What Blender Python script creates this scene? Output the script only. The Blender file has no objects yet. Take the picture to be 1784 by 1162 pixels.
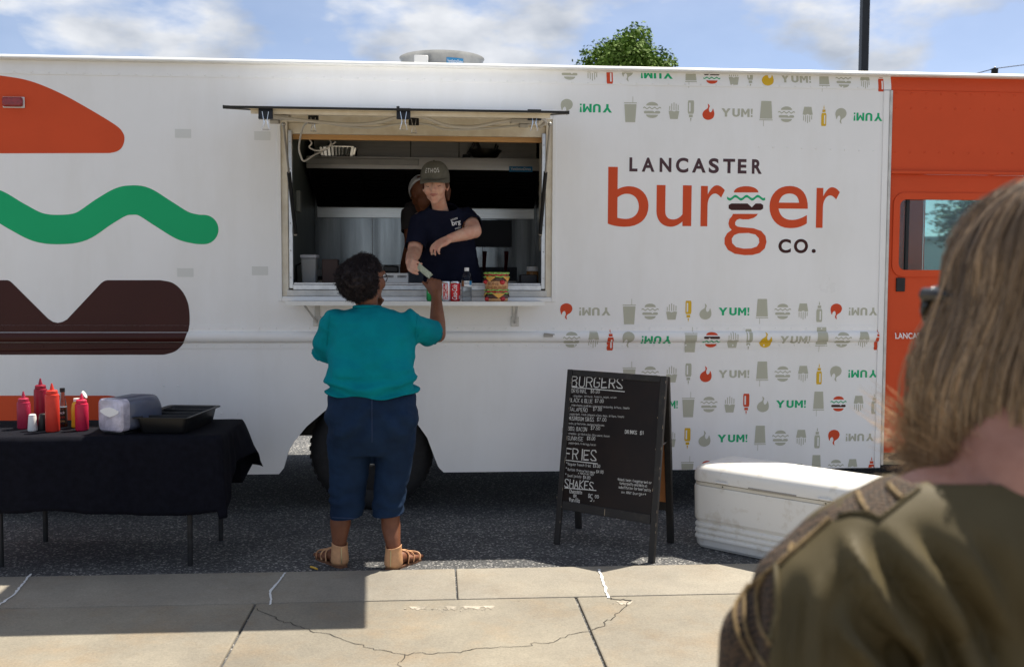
import bpy, bmesh, math, random
import numpy as np
from mathutils import Vector, Matrix, noise
from mathutils.bvhtree import BVHTree
random.seed(7); rng = np.random.default_rng(7)
sc = bpy.context.scene
col = sc.collection
R = math.radians
# ------------------------------------------------------------------ camera
CAM_H, CAM_D, FPX = 1.55, 6.43, 1750.0          # eye height, distance to the truck side, focal length in photo pixels
YAW, PITCH, ROLL = 0.07504, 0.05916, 0.0041
C0 = Vector((0, -CAM_D, CAM_H))
FW = Vector((math.sin(YAW)*math.cos(PITCH), math.cos(YAW)*math.cos(PITCH), -math.sin(PITCH)))
_r = Vector((math.cos(YAW), -math.sin(YAW), 0)); _u = _r.cross(FW)
RT = _r*math.cos(ROLL) + _u*math.sin(ROLL); UP = -_r*math.sin(ROLL) + _u*math.cos(ROLL)
cd = bpy.data.cameras.new('camera'); cam = bpy.data.objects.new('camera', cd); col.objects.link(cam)
cam.matrix_world = Matrix(((RT.x, UP.x, -FW.x, C0.x), (RT.y, UP.y, -FW.y, C0.y), (RT.z, UP.z, -FW.z, C0.z), (0, 0, 0, 1)))
cd.sensor_width = 36; cd.lens = FPX/1784*36; cd.clip_start = .05; cd.clip_end = 3000
cd.dof.use_dof = True; cd.dof.focus_distance = 5.9; cd.dof.aperture_fstop = 5.6
sc.camera = cam
# ------------------------------------------------------------------ sky, sun, exposure
SUN = Vector((.418, .357, 1)).normalized()
CLOUD_SEED = (6.37, 4.9, 8.2)
w = bpy.data.worlds.new('World'); sc.world = w; w.use_nodes = True
nt = w.node_tree; nt.nodes.clear()
def N(t, k, **kw):
    n = t.nodes.new(k)
    for a, b in kw.items(): setattr(n, a, b)
    return n
sky = N(nt, 'ShaderNodeTexSky', sky_type='NISHITA', sun_disc=False)
sky.sun_elevation = math.asin(SUN.z); sky.sun_rotation = math.atan2(SUN.x, SUN.y)
sky.air_density = .5; sky.dust_density = .9; sky.ozone_density = 1.0
tc = N(nt, 'ShaderNodeTexCoord'); sep = N(nt, 'ShaderNodeSeparateXYZ'); nt.links.new(tc.outputs['Generated'], sep.inputs[0])
def wmath(op, a, b=None, c=None):
    n = N(nt, 'ShaderNodeMath', operation=op)
    for i, x in enumerate((a, b, c)):
        if x is None: continue
        if isinstance(x, (int, float)): n.inputs[i].default_value = x
        else: nt.links.new(x, n.inputs[i])
    return n.outputs[0]
cmb = N(nt, 'ShaderNodeCombineXYZ')
for i, k in enumerate((1.0, 1.0, 2.1)): nt.links.new(wmath('MULTIPLY', sep.outputs[i], k), cmb.inputs[i])
mpw = N(nt, 'ShaderNodeMapping'); mpw.inputs['Location'].default_value = CLOUD_SEED; nt.links.new(cmb.outputs[0], mpw.inputs[0]); cmb = mpw
n1 = N(nt, 'ShaderNodeTexNoise'); n1.inputs['Scale'].default_value = 4.2; n1.inputs['Detail'].default_value = 10; n1.inputs['Roughness'].default_value = .53; n1.inputs['Distortion'].default_value = .1
nt.links.new(cmb.outputs[0], n1.inputs['Vector'])
ramp = N(nt, 'ShaderNodeValToRGB'); ramp.color_ramp.elements[0].position = .485; ramp.color_ramp.elements[1].position = .565
nt.links.new(n1.outputs[0], ramp.inputs[0])
n2 = N(nt, 'ShaderNodeTexNoise'); n2.inputs['Scale'].default_value = 9; n2.inputs['Detail'].default_value = 5
nt.links.new(cmb.outputs[0], n2.inputs['Vector'])
cr2 = N(nt, 'ShaderNodeValToRGB'); cr2.color_ramp.elements[0].color = (2.1, 2.25, 2.5, 1); cr2.color_ramp.elements[1].color = (4.4, 4.4, 4.4, 1)
cr2.color_ramp.elements[0].position = .35; cr2.color_ramp.elements[1].position = .65
nt.links.new(n2.outputs[0], cr2.inputs[0])
mx = N(nt, 'ShaderNodeMix', data_type='RGBA')
nt.links.new(wmath('MULTIPLY_ADD', ramp.outputs[0], .74, .12), mx.inputs[0])
hz = N(nt, 'ShaderNodeMix', data_type='RGBA'); hz.inputs[0].default_value = .30; hz.inputs[7].default_value = (1.35, 1.6, 1.8, 1)   # thin summer haze over the blue
nt.links.new(sky.outputs[0], hz.inputs[6]); nt.links.new(hz.outputs[2], mx.inputs[6])
nt.links.new(cr2.outputs[0], mx.inputs[7])
bg = N(nt, 'ShaderNodeBackground'); bg.inputs[1].default_value = .112
wo = N(nt, 'ShaderNodeOutputWorld'); nt.links.new(mx.outputs[2], bg.inputs[0]); nt.links.new(bg.outputs[0], wo.inputs[0])
sl = bpy.data.lights.new('sun', 'SUN'); sl.energy = 4.1; sl.angle = R(.53); sl.color = (1, .92, .78)
so = bpy.data.objects.new('sun', sl); col.objects.link(so); so.rotation_euler = SUN.to_track_quat('Z', 'Y').to_euler(); so.location = SUN*60
sc.view_settings.view_transform = 'Standard'; sc.view_settings.look = 'None'; sc.view_settings.gamma = 1; sc.view_settings.exposure = 1.02
sc.view_settings.use_curve_mapping = False
sc.render.engine = 'CYCLES'
sc.cycles.max_bounces = 8; sc.cycles.diffuse_bounces = 4; sc.cycles.glossy_bounces = 4; sc.cycles.transmission_bounces = 6; sc.cycles.transparent_max_bounces = 8
# ------------------------------------------------------------------ pixel helpers (photo pixel -> point on a plane of the place)
def ray(x, y): return FW + RT*((x-892)/FPX) - UP*((y-581)/FPX)
def onY(x, y, Y=0.0): d = ray(x, y); return C0 + d*((Y+CAM_D)/d.y)
def onZ(x, y, Z=0.0): d = ray(x, y); return C0 + d*((Z-CAM_H)/d.z)
def atD(x, y, depth): return C0 + ray(x, y)*depth
def onP(x, y, p, n): d = ray(x, y); return C0 + d*((Vector(p)-C0).dot(n)/d.dot(n))
def lerp(a, b, t): return a+(b-a)*t
def sstep(a, b, x): t = min(1, max(0, (x-a)/(b-a))); return t*t*(3-2*t)
# ------------------------------------------------------------------ materials
MATS = {}
def M(name, c=(.8,.8,.8), rough=.5, metal=0, var=0, vs=8, c2=None, bump=0, bs=150, spec=.5, coat=0, vdet=6, stretch=None, sheen=0, bdist=.002, trans=0, ior=1.45, alpha=1, emit=0, vlo=.35, vhi=.65, aniso=None, sss=0):
    if name in MATS: return MATS[name]
    m = bpy.data.materials.new(name); m.use_nodes = True; t = m.node_tree; p = t.nodes['Principled BSDF']
    p.inputs['Base Color'].default_value = (*c, 1); p.inputs['Roughness'].default_value = rough; p.inputs['Metallic'].default_value = metal
    p.inputs['Specular IOR Level'].default_value = spec; p.inputs['Coat Weight'].default_value = coat; p.inputs['Coat Roughness'].default_value = .08
    p.inputs['IOR'].default_value = ior; p.inputs['Transmission Weight'].default_value = trans; p.inputs['Alpha'].default_value = alpha
    if sheen: p.inputs['Sheen Weight'].default_value = sheen; p.inputs['Sheen Roughness'].default_value = .4
    if sss: p.inputs['Subsurface Weight'].default_value = sss; p.inputs['Subsurface Radius'].default_value = (.012, .005, .003); p.inputs['Subsurface Scale'].default_value = 1
    if emit: p.inputs['Emission Color'].default_value = (*c, 1); p.inputs['Emission Strength'].default_value = emit
    co = N(t, 'ShaderNodeTexCoord'); vec = co.outputs['Object']
    if stretch:
        mp = N(t, 'ShaderNodeMapping'); mp.inputs['Scale'].default_value = stretch; t.links.new(vec, mp.inputs[0]); vec = mp.outputs[0]
    if var or c2:
        n = N(t, 'ShaderNodeTexNoise'); n.inputs['Scale'].default_value = vs; n.inputs['Detail'].default_value = vdet; n.inputs['Roughness'].default_value = .6
        t.links.new(vec, n.inputs['Vector'])
        r = N(t, 'ShaderNodeValToRGB'); r.color_ramp.elements[0].position = vlo; r.color_ramp.elements[1].position = vhi
        d = c2 if c2 else tuple(max(0, x*(1-var)) for x in c)
        r.color_ramp.elements[0].color = (*d, 1); r.color_ramp.elements[1].color = (*(c if c2 else tuple(min(1, x*(1+var*.5)) for x in c)), 1)
        t.links.new(n.outputs[0], r.inputs[0]); t.links.new(r.outputs[0], p.inputs['Base Color'])
    if bump:
        n = N(t, 'ShaderNodeTexNoise'); n.inputs['Scale'].default_value = bs; n.inputs['Detail'].default_value = 4; t.links.new(vec, n.inputs['Vector'])
        b = N(t, 'ShaderNodeBump'); b.inputs['Strength'].default_value = bump; b.inputs['Distance'].default_value = bdist
        t.links.new(n.outputs[0], b.inputs['Height']); t.links.new(b.outputs[0], p.inputs['Normal'])
    MATS[name] = m; return m
def truck_paint():
    m = bpy.data.materials.new('truck white paint'); m.use_nodes = True; t = m.node_tree; p = t.nodes['Principled BSDF']; co = N(t, 'ShaderNodeTexCoord').outputs['Object']
    def noi(s, d, sc=None, ro=.6):
        v = co
        if sc: mp = N(t, 'ShaderNodeMapping'); mp.inputs['Scale'].default_value = sc; t.links.new(co, mp.inputs[0]); v = mp.outputs[0]
        n = N(t, 'ShaderNodeTexNoise'); n.inputs['Scale'].default_value = s; n.inputs['Detail'].default_value = d; n.inputs['Roughness'].default_value = ro; t.links.new(v, n.inputs['Vector']); return n.outputs[0]
    def rmp(x, c0, c1, p0, p1):
        r = N(t, 'ShaderNodeValToRGB'); r.color_ramp.elements[0].color = (*c0, 1); r.color_ramp.elements[1].color = (*c1, 1); r.color_ramp.elements[0].position = p0; r.color_ramp.elements[1].position = p1; t.links.new(x, r.inputs[0]); return r.outputs[0]
    def mul(x, y):
        k = N(t, 'ShaderNodeMix', data_type='RGBA', blend_type='MULTIPLY'); k.inputs[0].default_value = 1; t.links.new(x, k.inputs[6]); t.links.new(y, k.inputs[7]); return k.outputs[2]
    c = rmp(noi(1.2, 8), (.86,.86,.855), (.90,.90,.90), .35, .65)
    c = mul(c, rmp(noi(3, 9, (1.0,1,.22), .7), (.95,.945,.93), (1,1,1), .32, .55))
    c = mul(c, rmp(noi(55, 3, None, .8), (.72,.70,.66), (1,1,1), .22, .30)); t.links.new(c, p.inputs['Base Color'])
    r = rmp(noi(3, 6), (.26,.26,.26), (.48,.48,.48), .3, .7); t.links.new(r, p.inputs['Roughness']); p.inputs['Specular IOR Level'].default_value = .45
    b = N(t, 'ShaderNodeBump'); b.inputs['Strength'].default_value = .22; b.inputs['Distance'].default_value = .008; t.links.new(noi(3.4, 3), b.inputs['Height']); t.links.new(b.outputs[0], p.inputs['Normal']); return m
WHITE = truck_paint()
ORANGE = M('orange vinyl', (.66,.085,.026), .5, var=.06, vs=2, spec=.22)
GREEN = M('green vinyl', (.012,.43,.17), .5, var=.04, vs=2, spec=.22)
BROWN = M('dark brown vinyl', (.050,.011,.009), .35, var=.1, vs=3, spec=.3)
TAN = M('sage print', (.47,.47,.375), .4)
YELLOW = M('yellow print', (.72,.45,.012), .4)
RED = M('red print', (.64,.075,.025), .5, spec=.25)
PGREEN = M('green print', (.012,.43,.18), .5, spec=.25)
ALU = M('brushed aluminium', (.68,.69,.70), .38, 1, var=.12, vs=30, bump=.05, bs=200)
ALUW = M('weathered aluminium trim', (.62,.61,.58), .45, .35, var=.2, vs=9, bump=.1, bs=90)
STEEL = M('stainless steel', (.72,.70,.66), .28, 1, var=.08, vs=5, stretch=(1,1,12), bump=.03, bs=60)
STEELD = M('dull stainless', (.42,.41,.39), .42, .9, var=.15, vs=4)
BLACK = M('black rubber', (.018,.018,.02), .7, var=.3, vs=20, bump=.2, bs=120)
BLKP = M('black plastic', (.010,.0105,.012), .4, var=.2, vs=12)
BLKM = M('black painted metal', (.02,.02,.022), .4, var=.4, vs=25)
DARK = M('sooty dark metal', (.03,.03,.034), .45, .5)
CREAM = M('cream painted frame', (.76,.71,.60), .5, var=.12, vs=10, c2=(.64,.57,.45))
WOOD = M('bare pine strip', (.66,.38,.16), .6, var=.15, vs=3, stretch=(1,8,8))
WIRE = M('grey vinyl cable', (.52,.50,.46), .5)
CHROME = M('chrome', (.75,.75,.76), .15, 1)
WPLAST = M('white plastic', (.78,.78,.77), .4)
# ------------------------------------------------------------------ mesh building
LOC = {}
def wloc(o): return LOC.get(o.name, Vector((0,0,0))) if o else Vector((0,0,0))
def tag(o, label=None, cat=None, group=None, kind=None):
    if label: o['label'] = label
    if cat: o['category'] = cat
    if group: o['group'] = group
    if kind: o['kind'] = kind
    return o
def thing(name, label, cat, loc, group=None, rz=0, kind=None):
    o = bpy.data.objects.new(name, None); col.objects.link(o); o.location = loc; o.rotation_euler = (0,0,rz); o.empty_display_size = .1
    LOC[o.name] = Vector(loc) if not rz else Vector((0,0,0))
    return tag(o, label, cat, group, kind)
def put(name, me, mats, parent=None, smooth=True, angle=40, bevel=0, local=False, seg=2):
    o = bpy.data.objects.new(name, me); col.objects.link(o)
    for m in (mats if isinstance(mats, (list, tuple)) else [mats]): me.materials.append(m)
    if smooth and len(me.polygons):
        me.polygons.foreach_set('use_smooth', [True]*len(me.polygons))
        if angle: me.set_sharp_from_angle(angle=R(angle))
    LOC[o.name] = wloc(parent)
    if parent: 
        o.parent = parent
        if not local: 
            off = wloc(parent)
            if off.length > 0: me.transform(Matrix.Translation(-off))
    if bevel:
        b = o.modifiers.new('bevel', 'BEVEL'); b.width = bevel; b.segments = seg; b.limit_method = 'ANGLE'; b.angle_limit = R(35)
    return o
def frame(d):
    d = d.normalized(); a = Vector((0,0,1)) if abs(d.z) < .9 else Vector((1,0,0))
    x = a.cross(d).normalized(); return x, d.cross(x)
class MB:
    def __init__(s): s.v = []; s.f = []; s.m = []
    def add(s, vs, fs, mi=0):
        k = len(s.v); s.v += [tuple(v) for v in vs]; s.f += [tuple(i+k for i in f) for f in fs]; s.m += [mi]*len(fs); return s
    def box(s, x0, x1, y0, y1, z0, z1, mi=0, mat=None):
        vs = [Vector(p) for p in ((x0,y0,z0),(x1,y0,z0),(x1,y1,z0),(x0,y1,z0),(x0,y0,z1),(x1,y0,z1),(x1,y1,z1),(x0,y1,z1))]
        if mat: vs = [mat @ v for v in vs]
        return s.add(vs, [(0,3,2,1),(4,5,6,7),(0,1,5,4),(1,2,6,5),(2,3,7,6),(3,0,4,7)], mi)
    def loft(s, rings, mi=0, cap=True, closed=True):
        n = len(rings[0]); vs = [p for r in rings for p in r]; fs = []
        for i in range(len(rings)-1):
            for j in range(n if closed else n-1):
                k = (j+1) % n; fs.append((i*n+j, i*n+k, (i+1)*n+k, (i+1)*n+j))
        if cap: fs += [tuple(range(n))[::-1], tuple(range((len(rings)-1)*n, len(rings)*n))]
        return s.add(vs, fs, mi)
    def tube(s, pts, rad, n=8, mi=0, cap=True, flat=1.0):
        pts = [Vector(p) for p in pts]; rad = rad if isinstance(rad, (list, tuple)) else [rad]*len(pts); rings = []
        d0 = (pts[1]-pts[0]).normalized(); x, y = frame(d0)
        for i, p in enumerate(pts):
            d = (pts[min(i+1, len(pts)-1)]-pts[max(i-1, 0)]).normalized()
            x = (x - d*x.dot(d)).normalized(); y = d.cross(x)
            rings.append([p + (x*math.cos(a)+y*math.sin(a)*flat)*rad[i] for a in (2*math.pi*j/n for j in range(n))])
        return s.loft(rings, mi, cap)
    def cyl(s, a, b, r0, r1=None, n=16, mi=0): return s.tube([a, b], [r0, r0 if r1 is None else r1], n, mi)
    def lathe(s, prof, c=(0,0,0), n=28, mi=0, mat=None, cap=True):
        c = Vector(c); rings = []
        for r, z in prof:
            ring = [Vector((r*math.cos(2*math.pi*j/n), r*math.sin(2*math.pi*j/n), z)) for j in range(n)]
            rings.append([c + (mat @ p if mat else p) for p in ring])
        return s.loft(rings, mi, cap)
    def ell(s, c, r, rot=None, n=16, mi=0):
        c = Vector(c); h = n//2; vs = []; fs = []
        for i in range(1, h):
            t = math.pi*i/h
            for j in range(n):
                a = 2*math.pi*j/n; p = Vector((r[0]*math.sin(t)*math.cos(a), r[1]*math.sin(t)*math.sin(a), r[2]*math.cos(t))); vs.append(c + (rot @ p if rot else p))
        for s_ in (1, -1):
            p = Vector((0,0,s_*r[2])); vs.append(c + (rot @ p if rot else p))
        T = (h-1)*n
        for j in range(n):
            k = (j+1) % n; fs.append((T, j, k)); fs.append((T+1, (h-2)*n+k, (h-2)*n+j))
            for i in range(h-2): fs.append((i*n+j, (i+1)*n+j, (i+1)*n+k, i*n+k))
        return s.add(vs, fs, mi)
    def caps(s, pts, rad, n=14, mi=0):           # tube with ball ends and joints (for bodies)
        s.tube(pts, rad, n, mi)
        for p, r in zip(pts, rad if isinstance(rad, (list, tuple)) else [rad]*len(pts)): s.ell(p, (r*.995,)*3, n=n, mi=mi)
        return s
    def mesh(s, name='m'):
        me = bpy.data.meshes.new(name); me.from_pydata(s.v, [], s.f)
        if any(s.m): me.polygons.foreach_set('material_index', s.m)
        bm = bmesh.new(); bm.from_mesh(me); bmesh.ops.recalc_face_normals(bm, faces=bm.faces); bm.to_mesh(me); bm.free()
        return me
    def build(s, name, mats, parent=None, **k): return put(name, s.mesh(name), mats, parent, **k)
def eval_mesh(o):
    dg = bpy.context.evaluated_depsgraph_get(); dg.update(); return bpy.data.meshes.new_from_object(o.evaluated_get(dg))
def flat_mesh(loops, th=.001):                 # filled 2D outline(s), holes by even-odd, in the XY plane
    cu = bpy.data.curves.new('c', 'CURVE'); cu.dimensions = '2D'; cu.fill_mode = 'BOTH'; cu.extrude = th/2
    for lp in loops:
        sp = cu.splines.new('POLY'); sp.points.add(len(lp)-1); sp.use_cyclic_u = True
        for q, p in zip(sp.points, lp): q.co = (p[0], p[1], 0, 1)
    o = bpy.data.objects.new('c', cu); col.objects.link(o); me = eval_mesh(o); bpy.data.objects.remove(o); bpy.data.curves.remove(cu)
    me.materials.clear(); return me
def text_mesh(txt, offset=0, th=.001, shear=0, space=1.0, align='LEFT'):
    cu = bpy.data.curves.new('t', 'FONT'); cu.body = txt; cu.offset = offset; cu.extrude = th/2; cu.shear = shear; cu.space_character = space; cu.resolution_u = 8; cu.align_x = align
    o = bpy.data.objects.new('t', cu); col.objects.link(o); me = eval_mesh(o); bpy.data.objects.remove(o); bpy.data.curves.remove(cu); me.materials.clear(); return me
def mv(me):
    a = np.empty(len(me.vertices)*3); me.vertices.foreach_get('co', a); return a.reshape(-1, 3)
def setv(me, a): me.vertices.foreach_set('co', np.asarray(a, float).ravel()); me.update()
def remesh(mb, vox, it=3, lam=.5):
    me = mb.mesh() if isinstance(mb, MB) else mb
    o = bpy.data.objects.new('r', me); col.objects.link(o); m = o.modifiers.new('r', 'REMESH'); m.mode = 'VOXEL'; m.voxel_size = vox
    me2 = eval_mesh(o); bpy.data.objects.remove(o); smooth(me2, it, lam); return me2
def smooth(me, it=3, lam=.5):
    if not it: return
    v = mv(me); e = np.empty(len(me.edges)*2, int); me.edges.foreach_get('vertices', e); e = e.reshape(-1, 2)
    cnt = np.bincount(e.ravel(), minlength=len(v)).astype(float); cnt[cnt == 0] = 1
    for k in range(it):
        s = np.zeros_like(v)
        for a in range(3): s[:, a] = np.bincount(e[:, 0], v[e[:, 1], a], len(v)) + np.bincount(e[:, 1], v[e[:, 0], a], len(v))
        v = v + lam*(s/cnt[:, None]-v)
    setv(me, v)
def normals(me):
    a = np.empty(len(me.vertices)*3); me.vertices.foreach_get('normal', a); return a.reshape(-1, 3)
def fold(me, fn):                              # push vertices along normals by fn(Vector)
    v = mv(me); n = normals(me); d = np.array([fn(Vector(p)) for p in v]); setv(me, v + n*d[:, None])
def cut(me, test):                             # delete faces whose centre passes test
    bm = bmesh.new(); bm.from_mesh(me); bmesh.ops.delete(bm, geom=[f for f in bm.faces if test(f.calc_center_median())], context='FACES'); bm.to_mesh(me); bm.free()
def bcut(me, p, d, r=None):                     # clean planar trim: removes what lies beyond plane (p, d), within radius r of p
    p = Vector(p); d = Vector(d).normalized(); bm = bmesh.new(); bm.from_mesh(me)
    fs = [f for f in bm.faces if r is None or (f.calc_center_median()-p).length < r]
    es = {e for f in fs for e in f.edges}; vs = {v for f in fs for v in f.verts}
    bmesh.ops.bisect_plane(bm, geom=list(vs)+list(es)+fs, plane_co=p, plane_no=d, clear_outer=True); bm.to_mesh(me); bm.free()
def nz(p, s, seed=0): return noise.noise(Vector((p[0]*s+seed*7.3, p[1]*s+seed*3.1, p[2]*s-seed*5.7)))
# ================================================================== GROUND
def asphalt_mat():
    m = bpy.data.materials.new('asphalt'); m.use_nodes = True; t = m.node_tree; p = t.nodes['Principled BSDF']
    co = N(t, 'ShaderNodeTexCoord').outputs['Object']
    v = N(t, 'ShaderNodeTexVoronoi'); v.inputs['Scale'].default_value = 105; t.links.new(co, v.inputs['Vector'])
    sp = N(t, 'ShaderNodeSeparateColor'); t.links.new(v.outputs['Color'], sp.inputs[0])
    r = N(t, 'ShaderNodeValToRGB'); e = r.color_ramp.elements; e[0].color = (.050,.053,.058,1); e[0].position = .0; e[1].color = (.46,.45,.43,1); e[1].position = 1
    k = e.new(.62); k.color = (.070,.074,.080,1); k = e.new(.86); k.color = (.16,.163,.168,1)
    t.links.new(sp.outputs[0], r.inputs[0])
    n = N(t, 'ShaderNodeTexNoise'); n.inputs['Scale'].default_value = 1.4; n.inputs['Detail'].default_value = 8; t.links.new(co, n.inputs['Vector'])
    r2 = N(t, 'ShaderNodeValToRGB'); r2.color_ramp.elements[0].color = (.62,.62,.64,1); r2.color_ramp.elements[1].color = (1.15,1.13,1.1,1); r2.color_ramp.elements[0].position = .35; r2.color_ramp.elements[1].position = .68
    t.links.new(n.outputs[0], r2.inputs[0])
    mm = N(t, 'ShaderNodeMix', data_type='RGBA', blend_type='MULTIPLY'); mm.inputs[0].default_value = 1
    t.links.new(r.outputs[0], mm.inputs[6]); t.links.new(r2.outputs[0], mm.inputs[7]); t.links.new(mm.outputs[2], p.inputs['Base Color'])
    b = N(t, 'ShaderNodeBump'); b.inputs['Strength'].default_value = .75; b.inputs['Distance'].default_value = .006
    t.links.new(v.outputs['Distance'], b.inputs['Height']); t.links.new(b.outputs[0], p.inputs['Normal']); p.inputs['Roughness'].default_value = .82
    return m
def concrete_mat(name, a, b_, stain):
    m = bpy.data.materials.new(name); m.use_nodes = True; t = m.node_tree; p = t.nodes['Principled BSDF']
    co = N(t, 'ShaderNodeTexCoord').outputs['Object']
    def noi(s, d, ro=.6):
        n = N(t, 'ShaderNodeTexNoise'); n.inputs['Scale'].default_value = s; n.inputs['Detail'].default_value = d; n.inputs['Roughness'].default_value = ro; t.links.new(co, n.inputs['Vector']); return n.outputs[0]
    def rmp(x, c0, c1, p0, p1):
        r = N(t, 'ShaderNodeValToRGB'); r.color_ramp.elements[0].color = (*c0, 1); r.color_ramp.elements[1].color = (*c1, 1); r.color_ramp.elements[0].position = p0; r.color_ramp.elements[1].position = p1; t.links.new(x, r.inputs[0]); return r.outputs[0]
    def mix(f, x, y, bt='MIX'):
        k = N(t, 'ShaderNodeMix', data_type='RGBA', blend_type=bt)
        if isinstance(f, float): k.inputs[0].default_value = f
        else: t.links.new(f, k.inputs[0])
        for i, q in ((6, x), (7, y)):
            if isinstance(q, tuple): k.inputs[i].default_value = (*q, 1)
            else: t.links.new(q, k.inputs[i])
        return k.outputs[2]
    c = rmp(noi(1.1, 9), a, b_, .36, .66)
    c = mix(rmp(noi(2.7, 10, .72), (0,0,0), (.85,.85,.85), .48, .70), c, stain)
    c = mix(1.0, c, rmp(noi(.8, 8, .65), (.74,.74,.75), (1.08,1.07,1.05), .36, .62), 'MULTIPLY')
    c = mix(1.0, c, rmp(noi(120, 3), (.82,.82,.82), (1.1,1.1,1.1), .3, .7), 'MULTIPLY')
    c = mix(1.0, c, rmp(noi(38, 6, .8), (.45,.44,.42), (1,1,1), .29, .37), 'MULTIPLY')
    t.links.new(c, p.inputs['Base Color']); p.inputs['Roughness'].default_value = .85
    b = N(t, 'ShaderNodeBump'); b.inputs['Strength'].default_value = .5; b.inputs['Distance'].default_value = .004
    t.links.new(noi(90, 6, .7), b.inputs['Height']); t.links.new(b.outputs[0], p.inputs['Normal']); return m
ASPH = asphalt_mat()
CONC = concrete_mat('sidewalk concrete', (.245,.222,.178), (.30,.272,.22), (.28,.22,.15))
KERB = concrete_mat('kerb concrete', (.275,.252,.21), (.32,.294,.248), (.27,.232,.18))
CRK = M('crack dirt', (.035,.032,.028), .95); SEAL = M('white crack sealant', (.72,.73,.74), .6)
KY, SY = -1.245, -1.745
tag(MB().add([(-1500,-1500,0),(1500,-1500,0),(1500,1500,0),(-1500,1500,0)], [(0,1,2,3)]).build('ground', ASPH, smooth=False), kind='structure')
def paving(name, y0, y1, xs, m, piece):
    root = bpy.data.objects.new(name, None); col.objects.link(root); root['kind'] = 'structure'
    for a, b in zip(xs[:-1], xs[1:]): MB().box(a+.004, b-.004, y0+.004, y1-.004, -.1, .012).build(piece, m, root, smooth=False, bevel=.006)
kx = onZ(795, 1020).x; kerb_x = [kx + 3.05*k for k in range(-8, 9)]
sx1, sx2 = onZ(415, 1110).x, onZ(1027, 1100).x; dx = sx2-sx1
walk_x = [sx1 + dx*k for k in range(-12, 14)]
paving('kerb', SY, KY, kerb_x, KERB, 'kerb_piece')
rows = [SY-1.55*k for k in range(10)]
root = bpy.data.objects.new('sidewalk', None); col.objects.link(root); root['kind'] = 'structure'
for y1, y0 in zip(rows[:-1], rows[1:]):
    for a, b in zip(walk_x[:-1], walk_x[1:]):
        MB().box(a+.005, b-.005, y0+.004, y1-.004, -.1, .012).build('slab', CONC, root, smooth=False, bevel=.007)
SIDEWALK = root
def ribbon(pts, wd, z=.0135, jit=.8):
    mb = MB(); L = []; Rr = []
    P = []
    for a, b in zip(pts[:-1], pts[1:]):
        n = max(2, int((b-a).length/.02))
        for i in range(n): P.append(lerp(a, b, i/n))
    P.append(pts[-1]); Q = [P[0]]
    for i in range(1, len(P)-1): Q.append(P[i] + Vector((nz(P[i], 9, 1), nz(P[i], 9, 2), 0))*.02*jit + Vector((nz(P[i], 40, 3), nz(P[i], 40, 4), 0))*.03*jit)
    Q.append(P[-1])
    for i, p in enumerate(Q):
        d = (Q[min(i+1, len(Q)-1)]-Q[max(0, i-1)]); s = Vector((-d.y, d.x, 0)).normalized()*wd*(.55+.7*abs(nz(p, 22, 5)+.3))
        L.append(Vector((p.x+s.x, p.y+s.y, z))); Rr.append(Vector((p.x-s.x, p.y-s.y, z)))
    n = len(Q); return mb.add(L+Rr, [(i, i+1, n+i+1, n+i) for i in range(n-1)])
def gpx(pts): return [onZ(x, y, .012) for x, y in pts]
for pts, wd, m, nm in (
  ([(448,1060),(470,1072),(520,1092),(585,1108),(640,1128),(705,1140),(760,1137),(890,1126),(960,1118),(1000,1106),(1040,1096),(1075,1072),(1100,1046)], .0022, CRK, 'crack'),
  ([(705,1140),(700,1162)], .0018, CRK, 'crack'),
  ([(1100,1046),(1060,1044),(1062,1041)], .004, CRK, 'crack'),
  ([(497,998),(486,1013),(473,1030),(473,1042),(470,1054)], .0075, SEAL, 'crack_sealant'),
  ([(54,1000),(40,1018),(25,1036),(-10,1060)], .008, SEAL, 'crack_sealant'),
  ([(1043,992),(1049,1005),(1053,1020),(1057,1034),(1060,1042)], .007, SEAL, 'crack_sealant')):
    ribbon(gpx(pts), wd, .0155 if m is SEAL else .014, .25 if m is SEAL else .8).build(nm, m, SIDEWALK, smooth=False)
SCR = M('pale scratch', (.22,.22,.22), .8)
GROUND = bpy.data.objects['ground']
for pts in ([(590,982),(700,950),(860,905)], [(720,945),(800,925),(960,895)], [(20,990),(70,975),(120,965)], [(1175,965),(1190,955),(1206,950)]): ribbon([onZ(x, y) for x, y in pts], .0016, .0012, .15).build('scratch', SCR, GROUND, smooth=False)
# broken, chipped edge where the kerb meets the slab
CHIP = M('fresh chipped concrete', (.40,.36,.30), .95, var=.5, vs=35, bump=.6, bs=120, bdist=.004)
for c0, w0 in ((728, 16), (786, 12), (822, 20), (852, 10), (1088, 14)):
    e = 1057-.012*(c0-700) if c0 < 1000 else 1047; up = [onZ(c0-w0+2*w0*k/9, e, .012) for k in range(10)]; lo_ = [onZ(c0-w0+2*w0*k/9, e+(3+7*random.random())*math.sin(math.pi*(k+.3)/10), .012) for k in range(10)]
    mb = MB(); mb.add([p+Vector((0,0,.0015)) for p in up+lo_], [(k, k+1, 11+k, 10+k) for k in range(9)]); mb.build('chipped_patch', CHIP, SIDEWALK, smooth=False)
mb = MB()
for i in range(40):
    px = random.choice((745,790,835,1085))+random.gauss(0, 20); q = onZ(px, (1059 if px < 1000 else 1049)+abs(random.gauss(0, 3.0)), .012); s = random.uniform(.002, .006)
    mb.ell(q + Vector((0,0,s*.2)), (s*random.uniform(.7,1.5), s, s*.5), n=6)
o = mb.build('rubble', CHIP, SIDEWALK); o['kind'] = 'stuff'
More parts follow.
